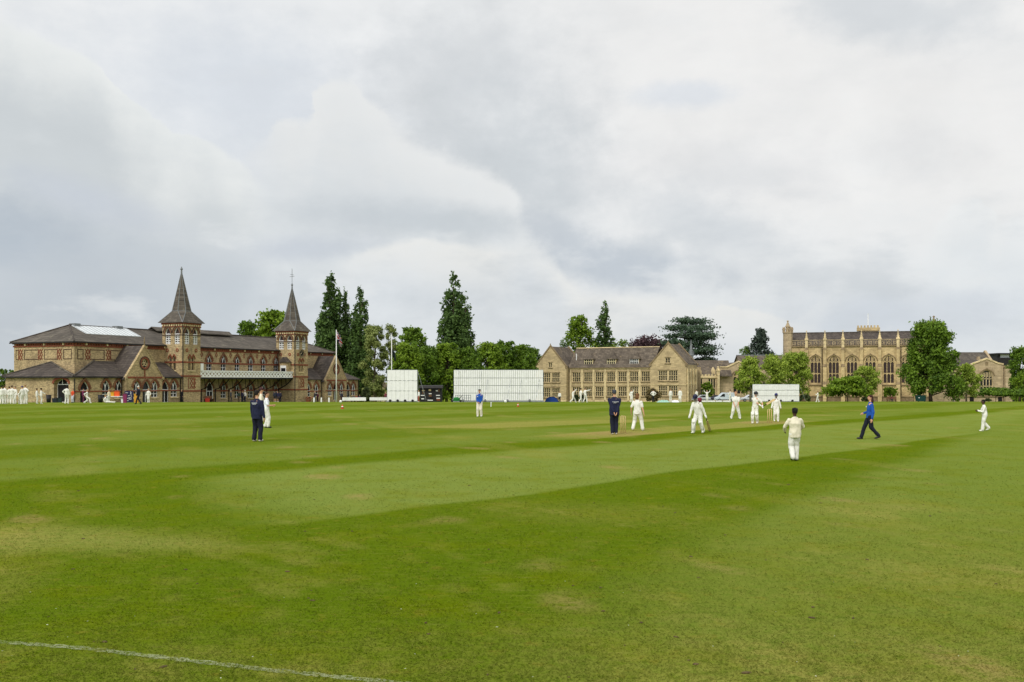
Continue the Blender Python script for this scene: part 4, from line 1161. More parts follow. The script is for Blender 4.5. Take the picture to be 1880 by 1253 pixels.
    for c, rad in lobes[::(4 if kind == 'poplar' else 2 if len(lobes) > 14 else 1)]:
        hz = min(c[2] * (.7 if kind != 'cedar' else .96), H * th * .95)
        p0 = Vector((0, 0, hz)); p2 = Vector(c); p1 = p0.lerp(p2, .5) + Vector((0, 0, .04 * H if kind != 'cedar' else 0))
        tk.tube([p0, p1, p2], [tr * .4, tr * .25, tr * .08], 5)
    obj('trunk', tk, 'barkpale' if kind in ('birch', 'willow') else 'bark', root, smooth=True)
    return root
def bush(name, label, px, Y, top, wpx, lm, cat='shrub', **kw):
    return tree(name, label, px, Y, top, wpx, 'bush', lm, cat, n=kw.pop('n', 1600), **kw)
G1 = 'tall dark poplars behind the pavilion'
tree('poplar_tree', 'tallest dark poplar, left one of the three beside the right spire', 608, 205, 508, 84, 'poplar', 'poplar', group=G1, n=12000)
tree('poplar_tree', 'slim middle poplar squeezed between its two taller neighbours', 635, 207, 535, 52, 'poplar', 'poplar', group=G1, n=9000)
tree('poplar_tree', 'right poplar of the three, next to the pale willow', 662, 203, 533, 66, 'poplar', 'poplar', group=G1, n=10000)
tree('round_tree', 'round bright green tree rising behind the pavilion roof beside the right spire', 500, 200, 573, 88, 'round', 'fresh', n=7000)
tree('round_tree', 'lower green tree behind the pavilion roof, left of the bright one', 456, 202, 592, 70, 'round', 'mid', n=5000)
tree('willow_tree', 'tall pale grey green willow just right of the poplars', 688, 186, 601, 56, 'birch', 'willow', n=8500, low=.08)
tree('willow_tree', 'slender pale willow behind the bare flagpole', 717, 190, 598, 38, 'birch', 'willow', n=4500, low=.1)
tree('round_tree', 'dark domed tree above the small sightscreen', 758, 196, 604, 66, 'round', 'deep', n=7000)
G2 = 'twin poplars above the green belt'
tree('poplar_tree', 'tallest poplar above the louvred sightscreen, with gaps showing sky', 834, 204, 503, 92, 'poplar', 'poplar', group=G2, n=9000)
tree('poplar_tree', 'shorter poplar leaning against the right side of the tall gappy one', 854, 202, 546, 56, 'poplar', 'poplar', group=G2, n=7000)
G3 = 'belt of fresh green trees behind the sightscreens'
for px, Y, top, w, lm, lab in ((748, 178, 634, 72, 'fresh', 'broad yellow green tree behind the small sightscreen'), (782, 182, 640, 66, 'mid', 'bushy green tree behind the black scoreboard'),
                               (820, 184, 634, 66, 'fresh', 'light green tree at the foot of the tall poplar'), (858, 186, 642, 70, 'mid', 'green tree behind the left end of the louvred sightscreen'),
                               (896, 190, 632, 70, 'fresh', 'light tree behind the louvred sightscreen, above the boy in blue'), (925, 194, 628, 66, 'mid', 'taller green tree with ragged top behind the middle of the louvred sightscreen'),
                               (958, 196, 636, 66, 'deep', 'darker green tree behind the right half of the louvred sightscreen'), (980, 245, 641, 40, 'mid', 'green tree touching the left gable of the school')):
    tree('belt_tree', lab, px, Y, top, w, 'belt', lm, group=G3, n=7500)
tree('round_tree', 'knobbly green tree rising behind the school roof, left of a poplar', 1064, 262, 582, 64, 'round', 'fresh', n=6500)
tree('round_tree', 'small dark green tree peeping over the left of the school roof', 1036, 258, 622, 34, 'round', 'mid', n=3000)
tree('poplar_tree', 'lone poplar standing up behind the middle of the school roof', 1110, 264, 559, 60, 'poplar', 'poplar', n=9000)
tree('round_tree', 'yellow green rounded tree just showing over the school ridge', 1141, 262, 625, 50, 'round', 'fresh', n=2500)
tree('copper_beech', 'purple leaved copper beech showing over the school ridge', 1190, 270, 623, 112, 'round', 'beech', n=8000)
tree('cedar_tree', 'big dark cedar with flat layered branches behind the right school gable', 1268, 262, 584, 100, 'cedar', 'cedar', n=15000, ls=.3)
tree('conifer_tree', 'dark conical conifer between the cedar and the chapel', 1396, 276, 606, 104, 'conifer', 'pine', n=7000)
tree('round_tree', 'green tree at the left foot of the dark conifer', 1370, 278, 638, 36, 'round', 'mid', n=3500)
G4 = 'young trees along the chapel side of the field'
tree('birch_tree', 'soft green tree left of the right hand sightscreen', 1378, 196, 657, 62, 'birch', 'birch', group=G4, n=3800)
tree('birch_tree', 'soft green tree rising directly behind the right hand sightscreen', 1422, 200, 654, 60, 'birch', 'birch', group=G4, n=4200)
tree('birch_tree', 'taller feathery tree at the left end of the chapel', 1462, 204, 648, 62, 'birch', 'birch', group=G4, n=4300, asym=.2)
tree('small_tree', 'low spreading tree with a leaning trunk before the chapel', 1556, 202, 694, 74, 'umbrella', 'fresh', group=G4, n=4200, low=.3)
tree('small_tree', 'feathery young tree before the chapel, behind the low spreading one', 1590, 206, 675, 54, 'birch', 'birch', group=G4, n=2900)
tree('small_tree', 'tiny sapling with a thin crown under the right chapel windows', 1634, 206, 713, 30, 'round', 'fresh', group=G4, n=1200, low=.4)
tree('small_tree', 'tiny sapling with few leaves beneath the left chapel windows', 1518, 206, 712, 26, 'umbrella', 'birch', group=G4, n=700, low=.45)
tree('broad_tree', 'largest tree, broad dense and deep green at the right end of the chapel', 1709, 190, 594, 100, 'belt', 'deep', n=21000, low=.09, ls=.26)
tree('birch_tree', 'thin soft green tree right of the largest tree', 1774, 192, 671, 54, 'birch', 'birch', n=3400)
G5 = 'low flat topped trees at the right edge'
tree('flat_topped_tree', 'low dark flat topped tree in front of the traceried hall window', 1828, 186, 714, 62, 'umbrella', 'deep', group=G5, n=3500)
tree('flat_topped_tree', 'low flat topped tree cut by the right edge of the view', 1866, 184, 718, 54, 'umbrella', 'mid', group=G5, n=3200)
tree('round_tree', 'dense green tree at the right edge beside the modern block', 1872, 215, 640, 52, 'round', 'mid', n=7000, low=.05)
tree('round_tree', 'yellow green shrubby tree at the right edge below the dense one', 1880, 205, 684, 40, 'belt', 'fresh', n=3500)
tree('round_tree', 'dark tree far behind the left end of the pavilion', 4, 190, 678, 26, 'belt', 'deep', n=2500)
tree('round_tree', 'small bush far left touching the pavilion wing', 22, 196, 680, 22, 'belt', 'mid', n=1500)
tree('small_tree', 'small bright green bushy tree in front of the battlemented range', 1298, 214, 703, 26, 'round', 'fresh', n=2500, low=.28)
bush('shrub', 'dark reddish round shrub against the school wall near the umpire', 1199, 190, 716, 34, 'olive', n=2600)
bush('shrub', 'small green shrub on the school wall behind the throwing boys', 1069, 198, 723, 14, 'shrub', n=900)
bush('shrub', 'low shrub under the first school window behind a throwing boy', 1058, 199, 726, 12, 'shrub', n=700)
bush('shrub', 'round dark shrub beside the white boards near the pavilion end', 672, 168, 712, 18, 'shrub', n=1500)
bush('shrub', 'dark shrub at the foot of the feathery tree by the sightscreen', 1478, 196, 726, 26, 'shrub', n=1800)
bush('shrub', 'low dark clipped shrub along the chapel plinth', 1588, 199, 730, 26, 'shrub', n=1300)
bush('shrub', 'small clipped shrub right of the largest tree', 1757, 200, 733, 12, 'shrub', n=800)
bush('shrub', 'low rounded shrub by the door of the right hand hall', 1814, 200, 733, 16, 'shrub', n=900)
# ================= people =================
REMESH = []
FONTS = []
_cl = {}
def cloth(r, g, b, rough=.85):
    k = (r, g, b)
    if k not in _cl:
        _cl[k] = mat('cloth %d %d %d' % k, S(r, g, b), rough, .07, 6, bump=.15)
    return _cl[k]
WHITE, CREAM, NAVY, BLUE, BLACK = (226, 224, 214), (222, 214, 190), (27, 31, 58), (26, 78, 160), (30, 29, 32)
SK1, SK2, SK3 = (206, 156, 126), (120, 80, 58), (74, 50, 40)
BROWN, DARKH, FAIR, GREY = (66, 46, 34), (30, 24, 22), (150, 116, 76), (70, 72, 78)
def ik(a, c, l1, l2, hint):
    d = c - a; L = min(d.length, (l1 + l2) * .999); u = d.normalized(); c = a + u * L
    x = (l1 * l1 - l2 * l2 + L * L) / (2 * L); h = math.sqrt(max(0, l1 * l1 - x * x))
    hv = hint - u * hint.dot(u)
    hv = hv.normalized() if hv.length > 1e-4 else u.orthogonal().normalized()
    return a + u * x + hv * h, c
def cap(mb, p0, p1, r0, r1, n=9):
    p0, p1 = Vector(p0), Vector(p1); mb.tube([p0, p1], [r0, r1], n); mb.ell(p0, (r0,) * 3, n, 6); mb.ell(p1, (r1,) * 3, n, 6)
def loft(mb, secs, side, n=14):
    """closed stack of ellipses (centre, half width, half depth)"""
    rings = []
    for i, (c, rx, ry) in enumerate(secs):
        d = (Vector(secs[min(i + 1, len(secs) - 1)][0]) - Vector(secs[max(i - 1, 0)][0])).normalized(); f = d.cross(side).normalized(); s_ = f.cross(d)
        rings += [Vector(c) + s_ * rx * math.cos(2 * PI * k / n) + f * ry * math.sin(2 * PI * k / n) for k in range(n)]
    fs = [(i * n + k, i * n + (k + 1) % n, (i + 1) * n + (k + 1) % n, (i + 1) * n + k) for i in range(len(secs) - 1) for k in range(n)]
    fs += [tuple(range(n)), tuple((len(secs) - 1) * n + k for k in reversed(range(n)))]
    mb.add(rings, fs)
def person(label, px, H, rz, py=None, Y=None, near=False, top=WHITE, legs=WHITE, shoe=WHITE, skin=SK1, hair=BROWN, LH=(-.27, .05, .80), RH=(.27, .05, .80), LF=(-.1, 0, 0), RF=(.1, 0, 0),
           lean=(0, 0), yaw=0, head=0, nod=0, hs=1.0, bulk=1.0, sleeve='long', hat=None, hatc=NAVY, hairlen=0, pads=False, gloves=False, le=(-.5, -.8, -.2), re=(.5, -.8, -.2), lk=(0, 1, 0), rk=(0, 1, 0),
           group=None, sit=None, text=None, shorts=False, loose=1.0, badge=False, tuck=.0, name='person'):
    Y = dist(py) if Y is None else Y
    k = H / 1.75; base = at(px, Y)
    root = thing(name, label, 'person', base, math.radians(rz), group)
    v = Vector; vox = (.0125 if near else .026)
    LFv, RFv = v(LF), v(RF); LFv.z += .085; RFv.z += .085
    hz = .93 if sit is None else sit
    if sit is None:
        for f in (LFv, RFv):
            hz = min(hz, f.z + math.sqrt(max(.1, .842 ** 2 - max(0, abs(f.x) - .09) ** 2 - f.y ** 2)))
    ya = math.radians(yaw); sh = v((math.cos(ya), math.sin(ya), 0)); hipside = v((math.cos(ya * .4), math.sin(ya * .4), 0))
    hip = v((0, 0, hz)) if sit is None else v((0, -.05, hz))
    if sit is None: hip.x = (LFv.x + RFv.x) * .35; hip.y = (LFv.y + RFv.y) * .35
    up = v((lean[0], lean[1], 1)).normalized(); fw = up.cross(sh) * -1
    if fw.y < 0 and abs(yaw) < 90: fw = -fw
    nb = hip + up * .53
    ls_, rs_ = nb - up * .085 - sh * .16 * bulk, nb - up * .085 + sh * .16 * bulk
    lel, lw = ik(ls_, v(LH), .285, .26, v(le)); rel, rw = ik(rs_, v(RH), .285, .26, v(re))
    lhip, rhip = hip - hipside * .088, hip + hipside * .088
    lkn, la = ik(lhip, LFv, .435, .42, v(lk)); rkn, ra = ik(rhip, RFv, .435, .42, v(rk))
    hd = math.radians(head) + ya; hf = v((-math.sin(hd), math.cos(hd), 0)); hsd = v((math.cos(hd), math.sin(hd), 0))
    hc = nb + up * .115 * 1.0 + v((0, 0, .085 * hs)) + hf * (.015 + .07 * nod); tilt = v((0, 0, 1)) + hf * nod * .8; tilt.normalize(); hf = (hf - tilt * hf.dot(tilt)).normalized()
    HR = Matrix((hsd, hf, tilt)).transposed()
    def hp(x, y, z): return hc + HR @ v((x, y, z)) * hs
    def sc(mb): mb.v = [tuple(k * c for c in p) for p in mb.v]; return mb
    # --- body, one continuous skin
    b = MB()
    loft(b, [(hip - up * .06, .12, .085), (hip + up * .04, .15, .10), (hip + up * .2, .125, .09), (hip + up * .38, .155, .105), (nb - up * .06, .165, .085), (nb + up * .0, .08, .06)], sh)
    cap(b, nb - up * .03, nb + (hc - nb) * .7, .058, .052)
    b.ell(hc, (.074 * hs, .092 * hs, .112 * hs), 14, 10, rot=HR); b.ell(hp(0, .03, -.055), (.052 * hs, .058 * hs, .062 * hs), 12, 8, rot=HR); b.ell(hp(0, .098, -.012), (.013 * hs, .018 * hs, .026 * hs), 8, 6, rot=HR)
    for q in (-1, 1): b.ell(hp(.076 * q, -.005, -.01), (.012 * hs, .022 * hs, .032 * hs), 8, 6, rot=HR)
    for s_, el, wr in ((ls_, lel, lw), (rs_, rel, rw)):
        cap(b, s_, el, .05, .041); cap(b, el, wr, .041, .029)
    for s_, kn, an, f in ((lhip, lkn, la, LFv), (rhip, rkn, ra, RFv)):
        cap(b, s_, kn, .085, .058); cap(b, kn, an, .056, .04)
    def hand(el, wr, sgn):
        d = (wr - el).normalized(); nrm = (sh * -sgn - d * (sh * -sgn).dot(d)); nrm = nrm.normalized() if nrm.length > .1 else d.orthogonal().normalized(); sd = d.cross(nrm)
        if sd.dot(fw) < 0: sd = -sd
        Rm = Matrix((sd, nrm, d)).transposed(); b.ell(wr + d * .055, (.042, .019, .055), 10, 8, rot=Rm)
        for i, (o, L) in enumerate(((.03, .068), (.011, .078), (-.01, .073), (-.029, .058))):
            p0 = wr + d * .095 + sd * o; p1 = p0 + d * L * .5 + nrm * .008; p2 = p1 + d * L * .38 + nrm * .03
            cap(b, p0, p1, .0095, .009, 7); cap(b, p1, p2, .009, .008, 7)
        p0 = wr + d * .03 + sd * .036; p1 = p0 + sd * .028 + d * .035 + nrm * .008; cap(b, p0, p1, .012, .011, 7); cap(b, p1, p1 + d * .032 + nrm * .012, .011, .009, 7)
        if gloves: g.ell(wr + d * .075, (.062, .045, .095), 10, 8, rot=Rm); g.ell(wr - d * .01, (.05, .048, .05), 10, 6)
    g = MB(); hand(lel, lw, -1); hand(rel, rw, 1)
    bo = obj('body', sc(b), cloth(*skin, .6), root, True); REMESH.append((bo, vox * k, 0))
    # --- clothes over it
    c = MB(); bl = bulk
    low = hip + up * (-.07 - tuck)
    loft(c, [(low, .165 * bl, .125 * bl), (hip + up * .04, .172 * bl, .13 * bl), (hip + up * .2, .158 * bl, .122 * bl), (hip + up * .34, .178 * bl, .13 * bl), (nb - up * .1, .17 * bl, .112), (nb - up * .03, .115 * bl, .082), (nb + up * .035, .068, .064)], sh)
    for s_, el, wr in ((ls_, lel, lw), (rs_, rel, rw)):
        if sleeve == 'long':
            cap(c, s_ + up * .0, el, .066 * bl, .06); cap(c, el, el.lerp(wr, .93), .06, .045)
        else:
            cap(c, s_, s_.lerp(el, .78), .066 * bl, .066)
    to = obj('shirt' if sleeve == 'short' else 'jacket' if top in (NAVY, BLUE) else 'jumper', sc(c), cloth(*top), root, True); REMESH.append((to, vox * k * 1.15, .010 if near else 0))
    c = MB(); lo_ = loose
    loft(c, [(hip - up * .12, .09, .09), (hip - up * .05, .15, .115), (hip + up * .03, .158, .118), (hip + up * .1, .15, .112)], hipside)
    for s_, kn, an in ((lhip, lkn, la), (rhip, rkn, ra)):
        if shorts:
            cap(c, s_, s_.lerp(kn, .85), .108, .098)
        else:
            cap(c, s_, kn, .104 * lo_, .08 * lo_); cap(c, kn, kn.lerp(an, .97), .079 * lo_, .07 * lo_)
    to = obj('shorts' if shorts else 'trousers', sc(c), cloth(*legs), root, True); REMESH.append((to, vox * k * 1.15, .010 if near else 0))
    for an, f, kn in ((la, LFv, lkn), (ra, RFv, rkn)):
        c = MB(); fd = v((0, 1, 0)); raised = f.z - .085
        fd = v((f.x * .25, 1, -min(1.2, raised * 5) if raised > .03 else 0)).normalized()
        if sit is not None and raised < .01 and abs(f.y) > .6: fd = v((0, .5, .85)).normalized()
        sd = fd.cross(v((0, 0, 1))).normalized(); Rm = Matrix((sd, fd, sd.cross(fd))).transposed()
        c.ell(an + fd * .055 - v((0, 0, .045)), (.046, .135, .042), 10, 8, rot=Rm); cap(c, an - v((0, 0, .02)), an + fd * .03 - v((0, 0, .03)), .045, .045)
        obj('shoe', sc(c), cloth(*shoe, .6), root, True)
    # --- hair, caps and helmets
    if hat is None or hat == 'cap':
        h = MB(); h.ell(hp(0, -.016, .018), (.083 * hs, .092 * hs, .10 * hs), 12, 9, rot=HR)
        h.ell(hp(0, .02, .07), (.066 * hs, .07 * hs, .04 * hs), 12, 7, rot=HR)
        if hairlen: h.ell(hp(0, -.065, -.05 - .05 * hairlen), (.085 * hs, .06 * hs, .10 * hs + .05 * hairlen), 12, 8, rot=HR)
        for i in range(14):
            a = 2.4 * i; h.ell(hp(.058 * math.cos(a), -.02 + .06 * math.sin(a), .05 + .03 * math.sin(i * 1.7)), (.03 * hs, .03 * hs, .026 * hs), 6, 5)
        if hair: obj('hair', sc(h), cloth(*hair), root, True)
    if hat:
        h = MB(); big = 1.0 if hat == 'cap' else 1.13
        h.ell(hp(0, -.004, .035), (.087 * hs * big, .102 * hs * big, .095 * hs * big), 14, 9, rot=HR)
        h.ell(hp(0, .11 * big, .045), (.07 * hs, .065 * hs, .012 * hs), 12, 6, rot=HR)
        if hat == 'sunhat': h.ell(hp(0, 0, .045), (.16 * hs, .17 * hs, .012 * hs), 14, 5, rot=HR)
        ho = obj('helmet' if hat == 'helmet' else 'hat' if hat == 'sunhat' else 'cap', sc(h), cloth(*hatc, .5), root, True)
        if hat == 'helmet':
            q = MB()
            for z_ in (-.02, -.045, -.07, -.095):
                q.tube([hp(.09 * math.cos(a), .03 + .105 * math.sin(a), z_) for a in [PI * j / 6 for j in range(7)]], .005, 4)
            for a in (.9, 1.57, 2.24): q.tube([hp(.09 * math.cos(a), .03 + .105 * math.sin(a), .03) , hp(.09 * math.cos(a), .03 + .105 * math.sin(a), -.1)], .005, 4)
            obj('grille', sc(q), 'steel', ho)
    if near:
        for q_ in (-1, 1):
            q = MB(); q.ell(hp(.03 * q_, .083, .012), (.012, .008, .007), 8, 6, rot=HR); obj('eye', sc(q), cloth(40, 30, 28, .3), root, True)
        q = MB(); q.ell(hp(0, .087, -.058), (.022, .008, .006), 8, 6, rot=HR); obj('mouth', sc(q), cloth(150, 84, 78), root, True)
    if pads:
        for kn, an in ((lkn, la), (rkn, ra)):
            q = MB(); d = v((0, .05, 0)); 
            for i in range(5):
                o_ = -.035 + .0175 * i; x_ = v((1.6 * o_, 0, 0)); cap(q, kn + d + x_ + v((0, .0, .13)), an.lerp(kn, .12) + d * 1.1 + x_, .038, .03, 7)
            q.ell(kn + v((0, .085, .02)), (.075, .045, .07), 10, 7); obj('pad', sc(q), cloth(232, 230, 222), root, True)
    if gloves: obj('glove', sc(g), cloth(234, 232, 226), root, True)
    if text:                                       # printed lines across the back of the jacket, too small to read in the photo
        q = MB(); r_ = random.Random(4); yb = -(.128 * bl + .018)
        for j, (wd, z_) in enumerate(text):
            x_ = -wd / 2
            while x_ < wd / 2:
                l_ = r_.uniform(.02, .045); c0 = hip + up * z_ + sh * x_ + fw * yb
                q.box(c0.x, c0.x + l_ * .6, c0.y - .008, c0.y + .02, c0.z, c0.z + .016); x_ += l_ * .6 + .014
        obj('lettering', sc(q), 'white', to.parent)
    if badge:
        q = MB(); c0 = nb - up * .16 + sh * .1 + fw * (.128 * bl); q.ell(c0, (.03, .015, .03), 8, 6); obj('badge', sc(q), 'white', root)
    root['k'] = k
    return root
def local_to_world(root, p):
    k = root['k']; a = root.rotation_euler.z; x, y, z = p[0] * k, p[1] * k, p[2] * k
    return Vector((root.location.x + x * math.cos(a) - y * math.sin(a), root.location.y + x * math.sin(a) + y * math.cos(a), root.location.z + z))
def bat(label, grip, toe):
    grip, toe = Vector(grip), Vector(toe); d = (toe - grip).normalized(); L = (toe - grip).length
    root = thing('cricket_bat', label, 'bat', grip); s_ = d.cross(Vector((0, 1, 0))).normalized(); n = d.cross(s_)
    b = MB(); h = .3 * L
    b.hexa([d * h + s_ * a + n * c for a, c in ((-.05, -.018), (.05, -.018), (.05, .012), (-.05, .012))], [d * L + s_ * a + n * c for a, c in ((-.054, -.02), (.054, -.02), (.054, .03), (-.054, .03))])
    obj('blade', b, 'wood', root); b = MB(); b.tube([d * -.03, d * (h + .03)], .018, 8); obj('handle', b, 'dark', root, True)
    return root
GF = 'cricketers and umpires out on the field'
person('boy in navy tracksuit with white lettering on its back, standing far left of the pitch', 471, 1.84, -18, py=811, near=True, top=NAVY, legs=(24, 26, 44), shoe=(190, 184, 172), hair=DARKH, LH=(-.24, .12, .84), RH=(.29, .02, .78), LF=(-.1, 0, 0), RF=(.12, .03, 0),
       bulk=1.14, loose=1.12, tuck=.08, text=((.2, .40), (.13, .365)), group=GF, head=-14, hs=1.05)
person('boy in white T-shirt facing right with both hands held out, beside the navy tracksuit', 488.5, 1.66, -80, py=786, near=True, top=(232, 234, 240), sleeve='short', shoe=BLACK, hair=BROWN, LH=(-.1, .31, 1.1), RH=(.12, .33, 1.12), loose=1.2, group=GF, hs=1.05, LF=(-.1, -.04, 0), RF=(.1, .1, 0))
person('taller person in cream jumper and dark cap half hidden behind the white T-shirt boy', 479, 1.86, -75, py=783, near=True, top=CREAM, hair=DARKH, hat='cap', hatc=(70, 30, 34), LH=(-.2, .2, 1.05), RH=(.2, .2, 1.0), group=GF)
person('boy in bright blue jersey and cream trousers looking down at his hands', 880.5, 1.68, 168, py=765.5, near=True, top=BLUE, legs=(222, 214, 198), hair=DARKH, LH=(-.06, .22, .93), RH=(.06, .24, .95), loose=1.15, group=GF, nod=.25, badge=True, LF=(-.12, 0, 0), RF=(.1, .08, 0))
person('umpire in navy coat and grey cap with hands clasped behind back at the stumps', 1128, 1.82, 4, py=798, near=True, top=NAVY, legs=(24, 28, 46), shoe=(196, 190, 180), hair=GREY, hat='cap', hatc=(52, 54, 62), LH=(-.04, -.2, .84), RH=(.05, -.21, .82), le=(-1, -.35, 0), re=(1, -.35, 0),
       bulk=1.24, loose=1.08, tuck=.1, text=((.22, .36), (.12, .32)), group=GF, LF=(-.075, 0, 0), RF=(.075, 0, 0))
person('brown haired bowler in white short sleeved shirt walking away beside the umpire', 1169, 1.64, -22, py=791, near=True, sleeve='short', hair=(110, 78, 48), hairlen=.1, shoe=(220, 214, 204), LH=(-.3, .12, .86), RH=(.34, .0, .82), LF=(-.18, -.05, .02), RF=(.26, .10, 0), loose=1.18, tuck=.06, group=GF, head=-20, hs=1.1, bulk=1.08)
p7 = person('batsman in navy helmet walking bent forward, trailing a bat behind him', 1282, 1.62, 140, py=796, near=True, hat='helmet', hatc=(26, 28, 58), hair=None, skin=SK2, LH=(-.34, -.06, .80), RH=(.27, .30, .80), LF=(-.2, -.12, .02), RF=(.17, .14, 0), lean=(.05, .24), nod=.7, pads=True, gloves=True, loose=1.15, group=GF, hs=1.12, bulk=1.14, tuck=.05)
person('stout fielder in white shirt standing with feet apart and hands before him', 1350.5, 1.58, 178, py=769.5, near=True, sleeve='short', hair=(150, 110, 80), LH=(-.1, .24, .80), RH=(.1, .24, .80), LF=(-.27, 0, 0), RF=(.27, 0, 0), bulk=1.22, loose=1.22, group=GF, hs=1.12, lean=(0, .1))
p9 = person('far batsman in black helmet at the stumps holding a bat out sideways', 1387, 1.62, 150, py=778, near=True, hat='helmet', hatc=(30, 32, 40), hair=None, sleeve='short', LH=(-.44, .14, .98), RH=(-.36, .2, 1.0), LF=(-.1, -.05, 0), RF=(.12, .1, 0), pads=True, gloves=True, group=GF, hs=1.1, lean=(-.06, .06), head=60)
person('fielder in navy helmet and whites standing right of the far stumps', 1425, 1.5, 172, py=774.5, near=True, hat='helmet', hatc=(34, 38, 96), hair=None, skin=SK2, LH=(-.28, .06, .84), RH=(.3, .1, .82), LF=(-.1, .1, 0), RF=(.1, -.1, .04), pads=False, group=GF, hs=1.1, loose=1.1)
person('nearest boy in cream jumper and white trousers, back turned, walking towards the stumps', 1460, 1.43, 6, py=846.5, near=True, top=CREAM, legs=(224, 222, 212), shoe=(40, 40, 44), skin=SK3, hair=(22, 19, 18), LH=(-.25, .3, 1.0), RH=(.25, .3, 1.0), LF=(-.13, -.14, .05), RF=(.07, .08, 0), bulk=1.22, loose=1.22, tuck=.07, group=GF, hs=1.14, le=(-1, -.5, -.4), re=(1, -.5, -.4))
person('woman in bright blue jacket and dark trousers striding left across the grass', 1595, 1.70, 84, py=807, near=True, top=BLUE, legs=(22, 26, 40), shoe=(52, 50, 48), hair=(62, 34, 28), hairlen=1.0, LH=(-.24, -.06, .80), RH=(.2, .15, 1.0), LF=(-.09, -.36, .06), RF=(.09, .26, .0), lean=(0, -.06), group=GF, badge=True)
person('boy in white running left with hands cupped in front, far right of the field', 1804, 1.36, 76, py=792, near=True, skin=SK3, hair=(24, 20, 18), LH=(-.08, .24, 1.14), RH=(.08, .26, 1.16), LF=(-.09, .02, 0), RF=(.09, -.34, .1), lean=(0, .10), group=GF, hs=1.12, loose=1.22, bulk=1.1)
bat('pale bat trailing from the hand of the bent batsman', local_to_world(p7, (-.35, -.08, .74)), (lambda Y: ((1303 - CX) / F * Y, Y, .03))(dist(791.5)))
h9 = local_to_world(p9, (-.47, .2, .97)); bat('pale bat held up sideways by the far batsman', h9, h9 + Vector((.62, .05, .36)))
def wicket(label, px, py):
    Y = dist(py); root = thing('wicket', label, 'stumps', at(px, Y), math.atan2(-DX, DY), 'the two wickets')
    for dx in (-.105, 0, .105):
        b = MB(); b.tube([(dx, 0, -.02), (dx, 0, .70), (dx, 0, .71)], [.019, .019, .01], 8); obj('stump', b, 'wood', root, True)
    for dx in (-.053, .053):
        b = MB(); b.tube([(dx - .05, 0, .72), (dx + .05, 0, .72)], .012, 6); obj('bail', b, 'wood', root)
wicket('near set of wooden stumps just right of the umpire', 1144, 795.5)
wicket('far set of wooden stumps beneath the raised bat', 1413, 777)
# --- cricketers gathered at the far left
GA = 'players waiting near the left end of the pavilion'; sw = (228, 226, 214)
def far(label, px, H=1.72, rz=0, py=None, Y=None, group=GA, **kw):
    return person(label, px, H, rz, py=py, Y=Y, group=group, **kw)
far('cricketer in whites cut by the left edge, back turned', 3, 1.74, 10, py=742.3, hair=DARKH)
far('cricketer in whites seen from behind, second from the left edge', 8.5, 1.78, -20, py=742.0, hair=BROWN, LF=(-.13, 0, 0), RF=(.12, 0, 0))
far('dark haired cricketer partly hidden behind the one with hands on hips', 17, 1.68, 30, py=741.3, hair=DARKH)
far('cricketer in whites with both hands on hips, back turned, in the huddle', 22, 1.76, 0, py=742.2, hair=BROWN, LH=(-.17, .02, .98), RH=(.17, .02, .98), le=(-1, -.3, 0), re=(1, -.3, 0), LF=(-.12, 0, 0), RF=(.12, 0, 0))
far('cricketer at the back of the huddle showing only head and shoulder', 28, 1.68, 160, py=741.2, hair=DARKH)
far('cricketer bending right over with back level, in the huddle', 35, 1.7, -80, py=741.8, hair=DARKH, lean=(0, 1.4), LH=(-.1, .5, .62), RH=(.1, .5, .62), nod=.6)
far('cricketer in a purple cap standing beside the bending one', 41, 1.72, 60, py=742.3, hair=DARKH, hat='cap', hatc=(84, 66, 120), LH=(-.2, .22, .95))
far('tall cricketer in whites with hand on hip at the right of the huddle', 47, 1.84, -20, py=742.0, hair=FAIR, RH=(.18, .03, 1.0), re=(1, -.3, 0), lean=(-.06, 0))
far('shorter cricketer of the chatting pair, facing right', 67.5, 1.5, -70, py=741.2, hair=DARKH, skin=SK2, LH=(-.1, .3, .95), group='pair chatting by the pavilion wing')
far('cricketer of the chatting pair pointing with an outstretched arm', 75.5, 1.52, -60, py=741.4, hair=DARKH, skin=SK2, LH=(-.05, .48, 1.05), group='pair chatting by the pavilion wing')
far('lone cricketer with hand on hip before the wide doorway', 122.5, 1.76, 5, py=742, hair=DARKH, skin=SK3, LH=(-.18, .02, .98), le=(-1, -.3, 0), LF=(-.13, 0, 0), RF=(.13, 0, 0))
far('person in orange shirt and pale trousers beside the wide doorway', 133.5, 1.55, 160, Y=112, top=(204, 74, 40), legs=(188, 192, 204), shoe=GREY, hair=FAIR, sleeve='short')
far('cricketer stretching one leg out sideways by the pointed door', 157, 1.6, -85, Y=104, hair=FAIR, LF=(-.1, -.2, 0), RF=(.1, .55, 0), lean=(0, .1))
far('person in maroon clothes standing in front of the pointed door', 152.5, 1.6, -60, Y=112, top=(104, 32, 72), legs=(90, 36, 66), shoe=BLACK, hair=DARKH)
far('boy in white sitting on the grass with legs stretched out', 196, 1.62, -75, Y=104, sit=.12, LF=(-.12, .84, 0), RF=(.12, .84, 0), LH=(-.3, -.22, .12), RH=(.3, -.2, .12), hair=FAIR, lean=(0, -.18))
far('person in cream top behind the sitting boy', 200, 1.42, 60, Y=107, top=(222, 208, 180), legs=(226, 224, 214), hair=(176, 140, 84), LH=(-.1, .3, 1.0))
far('man in dark suit and pale cap walking left past the navy board', 254, 1.78, 78, py=742.6, top=(26, 30, 46), legs=(28, 27, 34), shoe=BLACK, hair=None, hat='cap', hatc=(206, 204, 196), LF=(-.09, -.34, .03), RF=(.09, .3, 0), group='people along the pavilion front')
